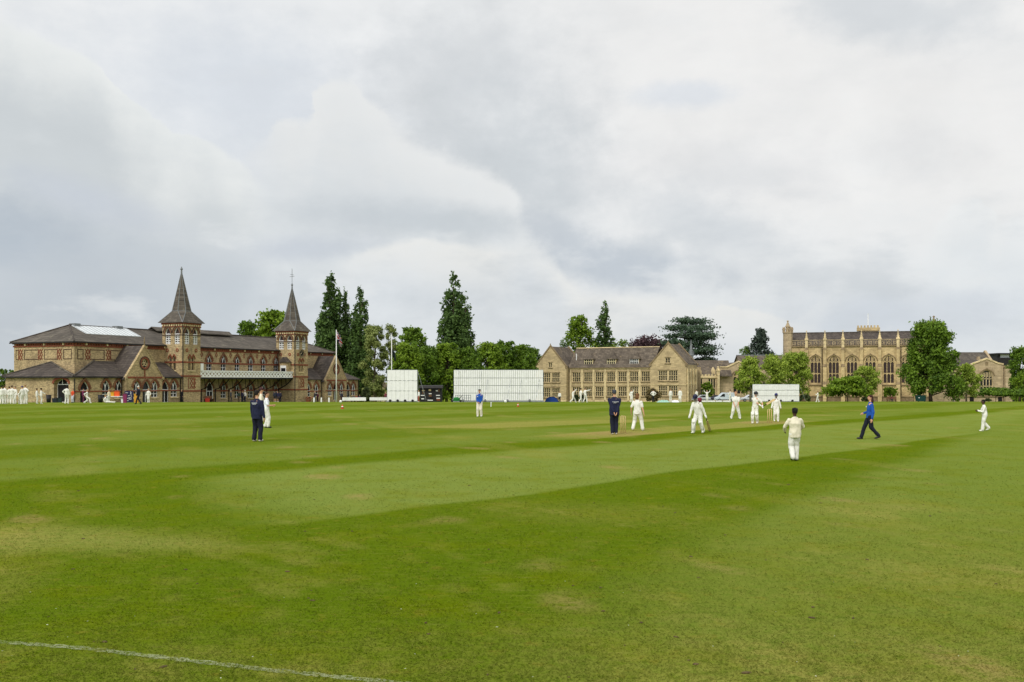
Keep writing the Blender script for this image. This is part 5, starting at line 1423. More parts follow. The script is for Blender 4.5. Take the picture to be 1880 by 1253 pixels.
far('cricketer in whites standing in front of the gable door', 272.5, 1.62, 175, Y=116, hair=FAIR, LH=(-.27, .12, .9), RH=(.27, .1, .9))
GP = 'people along the pavilion front'
def pv(px, t): return PF.Y(PF.s(px, t), t)
def spec(label, px, t, H, rz, **kw): return far(label, px, H, rz, Y=pv(px, t), group=GP, **kw)
spec('person in long black coat leaning by the left tower foot', 333.5, -.7, 1.72, 150, top=(24, 22, 26), legs=(28, 26, 30), shoe=BLACK, hair=(170, 150, 120), tuck=.3)
spec('elderly man in grey jacket under the balcony, left of the white top', 423.8, -.8, 1.74, -60, top=(66, 68, 78), legs=(58, 56, 58), shoe=BLACK, hair=(170, 164, 158), LH=(-.2, .2, 1.0))
spec('person in dark green coat under the balcony', 438.5, -.2, 1.66, 60, top=(48, 66, 60), legs=(90, 74, 62), shoe=BLACK, hair=GREY)
spec('person in navy coat standing beside the white topped person', 444.8, -.6, 1.68, -20, top=(40, 38, 62), legs=(30, 36, 50), shoe=BLACK, hair=(120, 70, 60))
spec('person in white top and white sunhat under the balcony', 449.8, -.6, 1.72, 160, top=(220, 214, 204), legs=(46, 48, 64), shoe=BLACK, hair=DARKH, hat='sunhat', hatc=(224, 220, 214))
spec('person in dark blue coat and shorts, left of three near the right tower', 504.5, -.6, 1.78, 20, top=(44, 48, 62), legs=(50, 46, 50), shorts=True, shoe=WHITE, hair=DARKH)
spec('middle of three spectators near the right tower, in navy jumper and shorts', 509.8, -.8, 1.66, 170, top=(40, 38, 66), legs=(60, 52, 52), shorts=True, shoe=WHITE, hair=(130, 96, 70))
spec('right of three spectators near the right tower, in dark jacket', 514.6, -.6, 1.72, 40, top=(40, 40, 58), legs=(34, 34, 50), shoe=BLACK, hair=DARKH)
spec('person in pale cap and blue jeans by the aisle window right of the right tower', 578, -.9, 1.7, 130, top=(60, 54, 58), legs=(56, 98, 124), shoe=GREY, hair=FAIR, hat='cap', hatc=(196, 176, 160))
spec('person in maroon top beside the blue jeans', 583.5, -.8, 1.6, 140, top=(84, 36, 50), legs=(60, 34, 46), shoe=BLACK, hair=DARKH)
spec('waiter in white shirt and dark waistcoat by the right gable', 627.5, -1.4, 1.72, 200, top=(52, 52, 64), legs=(70, 40, 48), shoe=BLACK, hair=DARKH)
GT = 'group seated behind the white boards'
for px, top_, lab in ((648.5, (60, 56, 70), 'seated person in grey nearest the end arch'), (654, (150, 60, 60), 'seated person in dusty red at the middle of the tables'), (660, (70, 62, 96), 'seated person in mauve right of the dusty red one'), (666, (40, 42, 60), 'seated person in dark blue beside the round shrub')):
    far(lab, px, 1.7, 150, Y=pv(px, -2.0), top=top_, legs=(50, 48, 58), shoe=BLACK, hair=DARKH, sit=.46, LF=(-.1, .4, 0), RF=(.1, .4, 0), LH=(-.15, .35, .72), RH=(.15, .35, .72), group=GT)
far('person in dark red top beside the left edge of the small sightscreen', 708, 1.75, 170, Y=176, top=(120, 60, 70), legs=(60, 54, 66), shoe=BLACK, hair=FAIR, group=GP)
far('person in white shirt and brick red trousers between small sightscreen and scoreboard', 769, 1.75, 120, Y=146, top=(226, 226, 222), legs=(146, 78, 66), shoe=WHITE, hair=DARKH, group=GP)
GB = 'boys practising by the school'
far('person in white coat and dark trousers beside the blue dome', 1027.5, 1.62, 160, Y=152, legs=BLACK, shoe=BLACK, hair=DARKH, group=GB)
far('boy in whites in bowling stride, arm thrown up, leftmost of three', 1052, 1.66, -70, Y=118, hair=DARKH, LF=(-.1, .4, 0), RF=(.1, -.42, .05), RH=(.2, .45, 1.75), LH=(-.2, .2, 1.0), group=GB, lean=(0, .1))
far('boy in whites, middle of the three bowlers, leaning forward', 1066.5, 1.72, -60, Y=118, hair=DARKH, LF=(-.1, .22, 0), RF=(.1, -.34, .04), LH=(-.2, .2, 1.0), RH=(.3, .1, 1.0), lean=(0, .08), group=GB)
far('boy in whites with arm flung out right, rightmost of the three bowlers', 1074.5, 1.76, -50, Y=118, hair=BROWN, LF=(-.12, -.2, .03), RF=(.12, .16, 0), RH=(.4, .5, 1.5), LH=(-.2, .2, 1.1), group=GB)
far('boy in whites half hidden behind the bowler, arm raised', 1159.5, 1.6, 170, Y=124, hair=DARKH, LH=(-.2, .1, 1.8), RH=(.25, .1, .9), group=GB)
far('man in white shirt and black trousers with hands on hips by the pale covers', 1199.5, 1.66, 10, Y=126, legs=BLACK, shoe=BLACK, hair=DARKH, LH=(-.2, .02, .98), RH=(.2, .02, .98), le=(-1, -.2, 0), re=(1, -.2, 0), group=GB)
far('boy in whites standing left of the white covers, before the right school gable', 1231.5, 1.7, 20, Y=125, hair=FAIR, group=GB)
far('boy in whites standing at the right corner of the school', 1248.5, 1.74, 160, Y=125, hair=BROWN, LF=(-.12, 0, 0), group=GB)
far('boy in whites seen just behind the navy helmeted batsman', 1279, 1.66, 30, Y=128, hair=DARKH, group=GB)
far('boy in whites raising both arms in front of the small green tree', 1298, 1.62, 175, Y=132, hair=BROWN, LH=(-.42, .1, 1.78), RH=(.42, .1, 1.78), le=(-1, 0, -.2), re=(1, 0, -.2), group=GB)
far('boy in whites standing at the right end of the white van', 1340.5, 1.66, 60, Y=132, hair=DARKH, LH=(-.1, .35, 1.1), group=GB)
far('distant fielder in whites walking left in front of the chapel', 1501, 1.66, 75, Y=150, hair=DARKH, LF=(-.09, .15, 0), RF=(.09, -.25, .03), LH=(-.1, .35, 1.25), RH=(.1, .35, 1.2), group='distant fielders on the right')
far('distant fielder in whites standing under the largest tree', 1750.5, 1.66, 180, Y=190, hair=DARKH, group='distant fielders on the right')
far('person in dark red sitting on the bench by the chapel wall', 1637, 1.66, 175, Y=186, top=(84, 34, 38), legs=(40, 36, 40), shoe=BLACK, hair=DARKH, sit=.46, LF=(-.1, .42, 0), RF=(.1, .42, 0), LH=(-.12, .32, .66), RH=(.12, .32, .66), group='distant fielders on the right')

# ================= things round the field =================
def box_on(name, label, cat, px, Y, mk, rz=0, group=None):
    r = thing(name, label, cat, at(px, Y), rz, group); mk(r); return r
def screen_one(label, x0, x1, top, bot, Y, rows, n, slat, brace_front):
    p = at((x0 + x1) / 2, Y); r = thing('sightscreen', label, 'sightscreen', p, 0, 'white cricket sightscreens'); w_ = (x1 - x0) / F * Y; zb = zz(bot, Y) - p.z; h_ = zz(top, Y) - p.z - zb
    for j in range(rows):
        b = MB(); z0, z1 = zb + h_ * j / rows, zb + h_ * (j + 1) / rows - (.07 if j < rows - 1 else 0)
        for i in range(n):
            a = -w_ / 2 + w_ * i / n; b.box(a + (.055 * w_ / n if slat else .012), a + w_ / n - (.055 * w_ / n if slat else .012), -.03 - .02 * (i % 2), .03, z0, z1)
        if j and slat is False:
            for i in range(n): a = -w_ / 2 + w_ * (i + .5) / n; b.box(a - .12, a + .12, -.065, -.02, z0 - .1, z0 - .02)
        obj('panel', b, 'white', r)
    b = MB()
    for j in range(rows + 1): z = zb + h_ * j / rows; b.box(-w_ / 2, w_ / 2, .05, .12, z - .05, z + .05)
    for i in range(5): a = -w_ / 2 + w_ * i / 4; b.box(a - .05, a + .05, .05, .14, zb - .2, zb + h_)
    for i in range(4): a = -w_ / 2 + w_ * (i + .02) / 3.0 * .98; b.tube([(a + .1, .12, zb + h_ * .95), (a + .1, 2.0, .2)], .05, 5); b.tube([(a + .1, .1, .2), (a + .1, 2.1, .2)], .06, 5)
    b.box(-w_ / 2 - .2, w_ / 2 + .2, -.1, .1, zb - .28, zb - .08); obj('frame', b, 'steel', r)
    if brace_front:
        b = MB()
        for a, a2 in ((-.44, -.5), (-.19, -.235), (-.12, -.15), (.14, .1), (.26, .22), (.46, .42)):
            b.tube([(w_ * a, -.1, zb + h_ * (.98 if a < -.15 else .7)), (w_ * a2 - .1, -1.7, .25)], .026, 5)
        b.box(-w_ / 2, w_ / 2, -1.75, -1.65, .15, .27); obj('brace', b, 'steel', r)
    else:
        b = MB(); b.tube([(w_ / 2 + .02, .1, zb + h_), (w_ / 2 + 1.3, .5, zb + .1)], .04, 5); obj('brace', b, 'steel', r)
    for i in range(4):
        a = -w_ / 2 + w_ * (i + .4) / 4; c = MB(); c.tube([(a, -.25, .2), (a, -.13, .2)], .2, 12); obj('wheel', c, 'black', r)
screen_one('small white boarded sightscreen beside the black scoreboard', 711, 766, 680, 736.6, 150, 3, 7, False, False)
screen_one('largest sightscreen, of white vertical louvres, left of the school', 833.5, 997, 680, 735.6, 150, 4, 42, True, True)
screen_one('sightscreen of narrow white slats in front of the soft green trees, right of the stumps', 1382, 1467, 706.3, 737, 176, 3, 44, True, False)
def mk(r):
    Y = 160; w_ = 40 / F * Y; h_ = 30 / F * Y
    b = MB(); b.box(-w_ / 2, w_ / 2, 0, 1.5, 0, h_ - .4); obj('cabin', b, 'black', r)
    b = MB(); b.hexa([(-w_ / 2 - .15, -.5, h_ - .42), (w_ / 2 + .15, -.5, h_ - .42), (w_ / 2 + .15, 1.7, h_ - .42), (-w_ / 2 - .15, 1.7, h_ - .42)], [(-w_ / 2 - .15, -.4, h_ - .05), (w_ / 2 + .15, -.4, h_ - .05), (w_ / 2 + .15, 1.7, h_ + .05), (-w_ / 2 - .15, 1.7, h_ + .05)]); obj('roof', b, 'iron', r)
    for x, z, w2, h2, m_ in ((-1.2, 1.72, .42, .2, 'trim'), (-1.2, 1.3, .36, .26, 'bench'), (-1.3, .98, .62, .13, 'white'), (-1.3, .42, .45, .16, 'white'), (-.15, 1.75, .4, .3, 'trim'), (-.1, 1.25, .45, .13, 'white'), (-.1, .85, .45, .3, 'bench'), (.1, .45, .5, .4, 'dark'), (-.1, .2, .85, .14, 'white'),
                             (.95, 1.72, .35, .16, 'white'), (1.3, 1.62, .2, .5, 'bench'), (1.15, .98, .62, .13, 'white'), (1.2, .52, .6, .13, 'white'), (1.2, .22, .55, .26, 'redbrick')):
        q = MB(); q.box(x - w2 / 2, x + w2 / 2, -.05, .0, z, z + h2); obj('score_plate', q, m_, r)
box_on('scoreboard', 'black wooden scoreboard hut with white number plates', 'scoreboard', 791, 160, mk)
def flag(parent, x, ztop, w_, h_, jack, m_):
    nx, nz = 26, 16; fx = lambda u, v_: (x + .06 + u * w_ * .30 + .05 * math.sin(9 * v_ + 3 * u), .22 * w_ * math.sin(u * 13 + v_ * 2) * u, ztop - v_ * h_ - u * w_ * .62 * (.75 + .25 * v_))
    b = MB(); mi = []
    for i in range(nx):
        for j in range(nz):
            u, v_ = (i + .5) / nx, (j + .5) / nz; k = 0
            if jack:
                X_, Z_ = (u - .5) * 2, (v_ - .5); d1 = abs(Z_ - X_ * .5) / 1.12; d2 = abs(Z_ + X_ * .5) / 1.12
                if min(d1, d2) < .10: k = 1
                if min(d1, d2) < .035: k = 2
                if abs(X_) < .17 or abs(Z_) < .17: k = 1
                if abs(X_) < .10 or abs(Z_) < .10: k = 2
            b.poly([fx(i / nx, j / nz), fx((i + 1) / nx, j / nz), fx((i + 1) / nx, (j + 1) / nz), fx(i / nx, (j + 1) / nz)], k)
    me_ = obj('flag', b, m_, parent, True)
    sm = me_.modifiers.new('thick', 'SOLIDIFY'); sm.thickness = .012
def mk1(r):
    h_ = zz(607, 150) - gz(150); b = MB(); b.tube([(0, 0, 0), (0, 0, h_)], [.1, .05], 8); b.ell((0, 0, h_), (.09, .09, .09), 8, 6); obj('pole', b, 'white', r, True)
    flag(r, 0, h_ - .1, 2.3, 1.1, True, [cloth(28, 34, 84), cloth(222, 220, 220), cloth(176, 30, 44)])
box_on('flagpole', 'tall white flagpole with a drooping red white and blue flag by the pavilion', 'flagpole', 617.5, 150, mk1)
def mk2(r):
    h_ = zz(614, 166) - gz(166); b = MB(); b.tube([(0, 0, 0), (0, 0, h_)], [.1, .05], 8); b.ell((0, 0, h_), (.09, .09, .09), 8, 6); obj('pole', b, 'white', r, True)
    flag(r, 0, h_ - 2.4, 2.0, 1.0, False, [cloth(36, 48, 46)])
box_on('flagpole', 'white flagpole with a limp dark flag behind the small sightscreen', 'flagpole', 719, 166, mk2)
def board(label, x0, x1, y0, y1, Y, grp='long white boards round the boundary'):
    def f(r):
        w_ = (x1 - x0) / F * Y; h_ = (y1 - y0) / F * Y; zb = zz(y1, Y) - gz(Y); b = MB(); b.box(-w_ / 2, w_ / 2, -.03, .03, max(.03, zb), max(.03, zb) + h_); obj('face', b, 'white', r)
        b = MB()
        for i in range(4): a = -w_ / 2 + w_ * (i + .5) / 4; b.box(a - .04, a + .04, .04, .1, 0, zb + h_ - .05)
        obj('leg', b, 'iron', r)
    box_on('boundary_board', label, 'board', (x0 + x1) / 2, Y, f, group=grp)
board('long low white board between the flagpole and the round shrub', 628.5, 672, 730, 736, 152)
board('white board running up to the small sightscreen', 678.5, 711, 730, 735.6, 153)
board('leftmost short white board in front of the white van', 1286, 1313, 736, 738.6, 140)
board('middle short white board in front of the white van', 1314, 1326, 736, 738.6, 140)
board('right short white board in front of the white van', 1327.5, 1342, 736, 738.6, 140)
for px, lab in ((576.5, 'white bollard left of three near the pavilion end'), (590, 'white bollard in the middle of three near the pavilion end'), (604, 'white bollard nearest the flagpole')):
    b = MB(); p = at(px, 146); b.box(-.09, .09, -.09, .09, -.1, .58); b.hexa([(-.09, -.09, .58), (.09, -.09, .58), (.09, .09, .58), (-.09, .09, .58)], [(-.04, -.04, .66), (.04, -.04, .66), (.04, .04, .66), (-.04, .04, .66)]); o = obj('bollard', b, 'white', loc=p); tag(o, lab, 'bollard', 'white bollards')
def cone(label, px, py, col, h_):
    Y = dist(py); r = thing('marker_cone', label, 'cone', at(px, Y), 0, 'marker cones on the outfield'); b = MB(); b.box(-h_ * .42, h_ * .42, -h_ * .42, h_ * .42, 0, .03); b.tube([(0, 0, .03), (0, 0, h_)], [h_ * .33, h_ * .08], 12); obj('shell', b, cloth(*col, .5), r, True)
    b = MB(); b.tube([(0, 0, h_ * .4), (0, 0, h_ * .62)], [h_ * .255, h_ * .19], 12); obj('band', b, 'white', r, True)
cone('red and white marker cone below the flagpole', 628.5, 751, (200, 74, 48), .34); cone('orange marker cone on the grass below the louvred sightscreen', 951, 747, (206, 92, 50), .3)
b = MB(); b.tube([(0, 0, 0), (0, 0, .3)], .035, 8); b.ell((0, 0, .32), (.06, .06, .05), 8, 6); o = obj('marker_post', b, 'white', loc=at(901.5, dist(747))); tag(o, 'tiny white marker post right of the boy in blue jersey', 'marker')
for px, lab in ((928, 'white ball-like marker below the louvred sightscreen'), (625.5, 'white ball-like marker at the foot of the flagpole')):
    b = MB(); b.ell((0, 0, .13), (.18, .18, .15), 10, 8); b.box(-.1, .1, -.1, .1, 0, .05); o = obj('boundary_marker', b, 'white', loc=at(px, 120)); tag(o, lab, 'marker', 'small white boundary markers')
def dome(r):
    b = MB(); n = 14
    for i in range(n):
        a0, a1 = PI * i / n, PI * (i + 1) / n
        pr = lambda a, f: (1.05 * math.cos(a) * (1 - .12 * f), 1.5 * f, .86 * math.sin(a) * (1 - .25 * f))
        b.poly([pr(a0, 0), pr(a1, 0), pr(a1, 1), pr(a0, 1)], 0); b.poly([(0, 0, 0), pr(a0, 0), pr(a1, 0)], 0); b.poly([(0, 1.5, 0), pr(a1, 1), pr(a0, 1)], 0)
    obj('canvas', b, cloth(28, 62, 130), r)
    b = MB(); b.tube([(1.07 * math.cos(PI * i / n), -.02, .88 * math.sin(PI * i / n)) for i in range(n + 1)], .035, 5); obj('hoop', b, cloth(20, 44, 96), r)
box_on('dome_tent', 'low bright blue dome cover beside the louvred sightscreen', 'dome cover', 1013, 152, dome).scale = (.95, 1, .9)
def seats(r):
    for z in (.25, .62, 1.0):
        b = MB(); b.box(-1.1, 1.1, -.25, .25, z - .05, z); obj('shelf', b, 'steel', r)
    b = MB()
    for i in range(8): a = -1.1 + 2.2 * i / 7; b.box(a - .04, a + .04, -.25, .25, 0, 1.05)
    obj('frame', b, 'steel', r)
box_on('metal_rack', 'grey metal rack standing against the louvred sightscreen', 'rack', 850.5, 145, seats)
def mower(r):
    b = MB(); b.box(-.75, .75, -.3, .3, .15, .3); b.ell((0, 0, .42), (.5, .32, .3), 12, 8); obj('deck', b, cloth(36, 110, 50), r)
    b = MB(); b.tube([(.3, 0, .4), (.9, 0, 1.0)], .03, 5); obj('handle', b, 'iron', r)
    for x in (-.6, .6): c = MB(); c.tube([(x, -.36, .17), (x, -.26, .17)], .17, 10); obj('wheel', c, 'black', r)
box_on('lawn_mower', 'small green mower at the foot of the louvred sightscreen', 'mower', 838, 142, mower)
# portable scoreboard and clutter in front of the left gable
def sign(r):
    w_, h_ = 1.0, 1.35; b = MB(); b.box(-w_ / 2, w_ / 2, -.03, .03, .02, h_); obj('panel', b, cloth(24, 28, 66, .6), r)
    for txt, x, z, s_ in (('2', .24, .98, .42), ('1', .3, .66, .34), ('22', .16, .36, .36)):
        cu = bpy.data.curves.new('score_digit', 'FONT'); cu.body = txt; cu.size = s_; cu.align_x = 'CENTER'; cu.extrude = .006; o = bpy.data.objects.new('score_digit', cu); COL.objects.link(o); o.parent = r; o.location = (x, -.042, z); o.rotation_euler = (PI / 2, 0, 0); cu.materials.append(M['white']); FONTS.append(o)
    for x0, x1, z in ((-.38, -.1, 1.12), (-.3, -.22, .78), (-.08, .14, .78), (-.24, .02, .48), (-.3, .0, .2)):
        q = MB(); k = x0
        while k < x1: q.box(k, k + .045, -.045, -.02, z, z + .055); k += .06
        obj('lettering', q, 'white', r)
    b = MB()
    for x in (-.4, .4): b.tube([(x, .04, h_ * .9), (x, .5, 0)], .02, 5)
    obj('leg', b, 'iron', r)
box_on('score_sign', 'portable navy scoreboard with white figures by the left gable', 'scoreboard', 236.5, 117, sign)
def tbl(r):
    b = MB(); b.box(-.9, .9, -.35, .35, .68, .74); obj('tabletop', b, 'white', r)
    for x in (-.8, .8):
        for y in (-.28, .28): b = MB(); b.box(x - .03, x + .03, y - .03, y + .03, 0, .68); obj('leg', b, 'steel', r)
tb_ = box_on('folding_table', 'white folding table with coloured boxes under the aisle windows', 'table', 212, 114, tbl)
def crate(label, px, Y, z, w_, h_, col, name='cool_box', cat='cool box', lid=True):
    p = at(px, Y); p.z += z; r = thing(name, label, cat, p)
    b = MB(); b.hexa([(-w_ / 2 * .9, -w_ * .3, 0), (w_ / 2 * .9, -w_ * .3, 0), (w_ / 2 * .9, w_ * .3, 0), (-w_ / 2 * .9, w_ * .3, 0)], [(-w_ / 2, -w_ * .33, h_), (w_ / 2, -w_ * .33, h_), (w_ / 2, w_ * .33, h_), (-w_ / 2, w_ * .33, h_)]); obj('shell', b, cloth(*col, .5), r)
    b = MB(); b.box(-w_ / 2 - .02, w_ / 2 + .02, -w_ * .35, w_ * .35, h_, h_ + .06); b.tube([(-w_ * .3, 0, h_ + .06), (-w_ * .2, 0, h_ + .16), (w_ * .2, 0, h_ + .16), (w_ * .3, 0, h_ + .06)], .02, 5); obj('lid', b, cloth(*(int(c * .85) for c in col), .5), r)
crate('orange drinks cooler standing on the white table', 215, 114, .74, .55, .5, (226, 90, 36)); crate('yellow crate standing on the white table', 206.5, 114, .74, .45, .42, (206, 152, 36))
crate('yellow kit bag on the grass behind the walking man', 250.5, 112, 0, .45, .95, (204, 146, 34), 'kit_bag', 'bag'); crate('maroon kit bag standing beside the navy scoreboard', 229.5, 108, 0, .38, .9, (128, 40, 84), 'kit_bag', 'bag')
crate('white bucket in front of the navy scoreboard', 225.5, 110, 0, .32, .38, (226, 224, 222), 'bucket', 'bucket'); crate('dark kit bag left of the wide doorway', 101, 117, 0, .55, .45, (24, 34, 44), 'kit_bag', 'bag'); crate('dark green crate inside the wide doorway', 110, 119, 0, .45, .5, (30, 48, 46), 'crate', 'crate')
for px, Y, lab in ((89.5, 119, 'black round litter bin against the pavilion end wall'), (184.5, 117, 'black litter bin between door and aisle window')):
    r = thing('litter_bin', lab, 'bin', at(px, Y), 0, 'black litter bins'); b = MB(); b.tube([(0, 0, 0), (0, 0, .85)], [.24, .3], 12); obj('drum', b, 'black', r, True); b = MB(); b.tube([(0, 0, .85), (0, 0, .92)], [.32, .29], 12); obj('rim', b, 'iron', r)
def bench(r):
    b = MB(); b.box(-.9, .9, -.22, .22, .42, .48); obj('seat', b, 'bench', r); b = MB(); b.box(-.9, .9, .2, .25, .55, .9); obj('backrest', b, 'bench', r)
    for x in (-.8, .8): b = MB(); b.box(x - .04, x + .04, -.2, .24, 0, .42); obj('leg', b, 'bench', r)
for px, Y, lab, rz in ((384, pv(384, .6), 'wooden bench under the left end of the balcony', PF.rz), (474, pv(474, .6), 'wooden bench under the middle of the balcony', PF.rz), (1637, 186.6, 'dark bench against the chapel wall', 0)):
    box_on('bench', lab, 'bench', px, Y, bench, rz, 'wooden benches')
crate('red box under the balcony beside the bench', 381, pv(381, -.5), 0, .6, .5, (168, 52, 36), 'crate', 'crate')
def planter(r):
    b = MB(); b.tube([(0, 0, 0), (0, 0, .4)], [.35, .45], 10); obj('pot', b, 'redbrick', r); b = MB(); rr = random.Random(2)
    for i in range(60): b.ell((rr.gauss(0, .3), rr.gauss(0, .3), .5 + rr.uniform(0, .35)), (.09, .09, .05), 5, 4, m=i % 2)
    obj('flowers', b, [LM['shrub'], cloth(184, 96, 70)], r)
box_on('planter', 'pot of orange flowers by the right tower foot', 'planter', 566, pv(566, -1.2), planter)
def tableset(r):
    b = MB(); b.box(-3.2, 3.2, -.35, .35, .70, .75); obj('tabletop', b, 'bench', r)
    for x in (-2.9, 0, 2.9): b = MB(); b.box(x - .05, x + .05, -.3, .3, 0, .7); obj('leg', b, 'bench', r)
box_on('picnic_table', 'long brown table in front of the seated group', 'table', 657, pv(657, -2.9), tableset)
def skip(r):
    b = MB(); b.hexa([(-.75, -.5, .1), (.75, -.5, .1), (.75, .5, .1), (-.75, .5, .1)], [(-.85, -.6, 1.15), (.85, -.6, 1.15), (.85, .6, 1.15), (-.85, .6, 1.15)]); obj('container', b, cloth(20, 62, 58, .6), r)
    b = MB(); b.box(-.88, .88, -.64, .64, 1.15, 1.25); obj('lid', b, cloth(18, 50, 48, .6), r)
    b = MB(); b.box(-.6, -.4, -.62, -.57, .7, .85); obj('sticker', b, 'white', r)
    for x in (-.6, .6): b = MB(); b.tube([(x, -.5, .1), (x, -.4, .1)], .1, 8); obj('wheel', b, 'black', r)
box_on('wheeled_bin', 'dark green wheeled bin under the largest tree', 'bin', 1690, 188, skip)
def cover(label, px, Y, w_, h_, col):
    p = at(px, Y); b = MB(); rr = random.Random(int(px)); n, m2 = 16, 6
    for i in range(n):
        for j in range(m2):
            def pt(i, j):
                u, v_ = i / n * 2 - 1, j / m2 * 2 - 1; return (u * w_ / 2, v_ * .8, max(.01, h_ * (1 - u ** 4) * (1 - v_ * v_) * (.75 + .25 * math.sin(i * 1.9 + j))))
            b.poly([pt(i, j), pt(i + 1, j), pt(i + 1, j + 1), pt(i, j + 1)])
    o = obj('ground_cover', b, cloth(*col, .6), loc=p, smooth=True); tag(o, label, 'ground cover', 'sheets heaped before the school')
cover('pale green sheet heaped on the grass before the right school gable', 1218, 130, 1.7, .34, (150, 190, 172)); cover('white sheet heaped on the grass between two boys', 1239.5, 130, 1.1, .34, (226, 226, 226))
def vehicle(name, label, cat, px, Y, L, Hh, col, van, rz=0):
    r = thing(name, label, cat, at(px, Y), rz, 'vehicles parked beyond the boundary'); w_ = 1.75
    if van: prof = [(-L / 2, .35), (L / 2, .35), (L / 2, Hh * .93), (L / 2 - .15, Hh), (-L / 2 + 1.55, Hh), (-L / 2 + .75, Hh * .58), (-L / 2 + .08, Hh * .48)]
    else: prof = [(-L / 2, .35), (L / 2, .35), (L / 2, .85), (L / 2 - .4, .95), (L / 2 - 1.0, Hh), (-L / 2 + 1.8, Hh), (-L / 2 + 1.1, .95), (-L / 2 + .1, .8)]
    b = MB(); b.prism([(x, -w_ / 2, z) for x, z in prof], (0, w_, 0)); bo = obj('body', b, mat(label, S(*col), .3, .04, 1, spec=.5), r); bv = bo.modifiers.new('edge', 'BEVEL'); bv.width = .07; bv.segments = 2
    v_ = W((0, -w_ / 2, 0), (1, 0, 0), (0, -1, 0))
    if van: wins = [[(-L / 2 + .95, Hh * .56), (-L / 2 + 1.95, Hh * .56), (-L / 2 + 1.95, Hh * .88), (-L / 2 + 1.55, Hh * .88)]]
    else: wins = [[(-L / 2 + 1.3, .95), (-.05, .95), (-.05, Hh - .1), (-L / 2 + 1.9, Hh - .1)], [(.05, .95), (L / 2 - .65, .95), (L / 2 - 1.05, Hh - .1), (.05, Hh - .1)]]
    for q in wins: c = MB(); c.poly([v_.P(x, z, .012) for x, z in q]); obj('window', c, 'glass', r)
    for x in (-L / 2 + .85, L / 2 - .85):
        c = MB(); c.tube([(x, -w_ / 2 - .02, .33), (x, -w_ / 2 + .2, .33)], .33, 16); wo = obj('wheel', c, 'black', r); c = MB(); c.tube([(x, -w_ / 2 - .04, .33), (x, -w_ / 2 - .01, .33)], .2, 12); obj('rim', c, 'steel', wo)
    c = MB(); c.box(-L / 2 - .02, -L / 2 + .12, -w_ / 2 - .01, -w_ / 2 + .3, .6, .78); obj('headlight', c, 'skylight', r)
    c = MB(); c.box(-L / 2 + .1, L / 2 - .1, -w_ / 2 - .015, -w_ / 2, .36, .48); obj('side_trim', c, 'iron', r)
vehicle('parked_van', 'white van parked in front of the gabled stone hall', 'van', 1331, 205, 4.3, 1.85, (206, 216, 226), True)
vehicle('parked_car', 'white car parked half under the soft green tree', 'car', 1374, 210, 3.6, 1.45, (212, 216, 224), False)
vehicle('parked_car', 'silver car parked by the small green tree', 'car', 1287, 206, 3.7, 1.4, (176, 180, 186), False)
vehicle('parked_car', 'dark car parked behind the boy with raised arms', 'car', 1311, 209, 3.2, 1.4, (58, 58, 68), False)
r = thing('litter_bin', 'small maroon bin beside the batsman in the navy helmet', 'bin', at(1284.5, 132)); b = MB(); b.tube([(0, 0, 0), (0, 0, .5), (0, 0, .6)], [.28, .3, .2], 10); obj('drum', b, cloth(120, 44, 58), r, True)
# ================= turn the blended figures into finished surfaces =================
for o, vx, disp in REMESH:
    md = o.modifiers.new('fuse', 'REMESH'); md.mode = 'VOXEL'; md.voxel_size = vx; md.use_smooth_shade = True
    s_ = o.modifiers.new('ease', 'SMOOTH'); s_.factor = .5; s_.iterations = 2
bpy.context.view_layer.update()
dg = bpy.context.evaluated_depsgraph_get()
FONTS_ = list(FONTS)
for o in FONTS_:
    me = bpy.data.meshes.new_from_object(o.evaluated_get(dg)); q = bpy.data.objects.new('score_digit', me); COL.objects.link(q); q.parent = o.parent; q.location = o.location; q.rotation_euler = o.rotation_euler
    if not me.materials: me.materials.append(M['white'])
    bpy.data.objects.remove(o)
done = []
for o, vx, disp in REMESH:
    me = bpy.data.meshes.new_from_object(o.evaluated_get(dg)); done.append((o, me, disp))
for o, me, disp in done:
    old = o.data; mats = list(old.materials); o.modifiers.clear(); o.data = me; me.name = old.name
    if not me.materials:
        for m_ in mats: me.materials.append(m_)
    if disp:
        for v_ in me.vertices:
            p = v_.co; q = mnoise.noise(Vector((p.x * 9, p.y * 9, p.z * 5))) + .6 * mnoise.noise(Vector((p.x * 16, p.y * 16, p.z * 11 + 7)))
            v_.co = p + v_.normal * disp * 1.4 * q
    me.polygons.foreach_set('use_smooth', [True] * len(me.polygons))

# ================= sky: layered cumulus under a high white sheet =================
world = bpy.data.worlds.new('World'); scene.world = world; world.use_nodes = True
t = NT(world.node_tree); world.node_tree.nodes.clear()
SUN_EL, SUN_AZ = math.radians(44), math.radians(-150)        # azimuth measured from the view direction, clockwise
dirv = t.n('ShaderNodeTexCoord').outputs['Generated']
sp = t.n('ShaderNodeSeparateXYZ'); t.l(dirv, sp.inputs[0])
az = t.math('ARCTAN2', sp.outputs[0], sp.outputs[1])
hl = t.math('SQRT', t.math('ADD', t.math('MULTIPLY', sp.outputs[0], sp.outputs[0]), t.math('MULTIPLY', sp.outputs[1], sp.outputs[1])))
el = t.math('DIVIDE', sp.outputs[2], t.math('MAXIMUM', hl, .02))
el = t.math('MINIMUM', el, 3.0)
cv = t.n('ShaderNodeCombineXYZ'); t.l(az, cv.inputs[0]); t.l(el, cv.inputs[1])
cvec = cv.outputs[0]
def sky_xy(px, py):
    a = math.atan2(px - CX, F); return a, (YH - py) / F * math.cos(a)
nA = t.noise(cvec, 7, 7, .58); nB = t.noise(t.vmul(cvec, (1, 1.5, 1)), 17, 8, .6); nC = t.noise(t.vmul(cvec, (1, 1.8, 1)), 3.2, 5, .5)
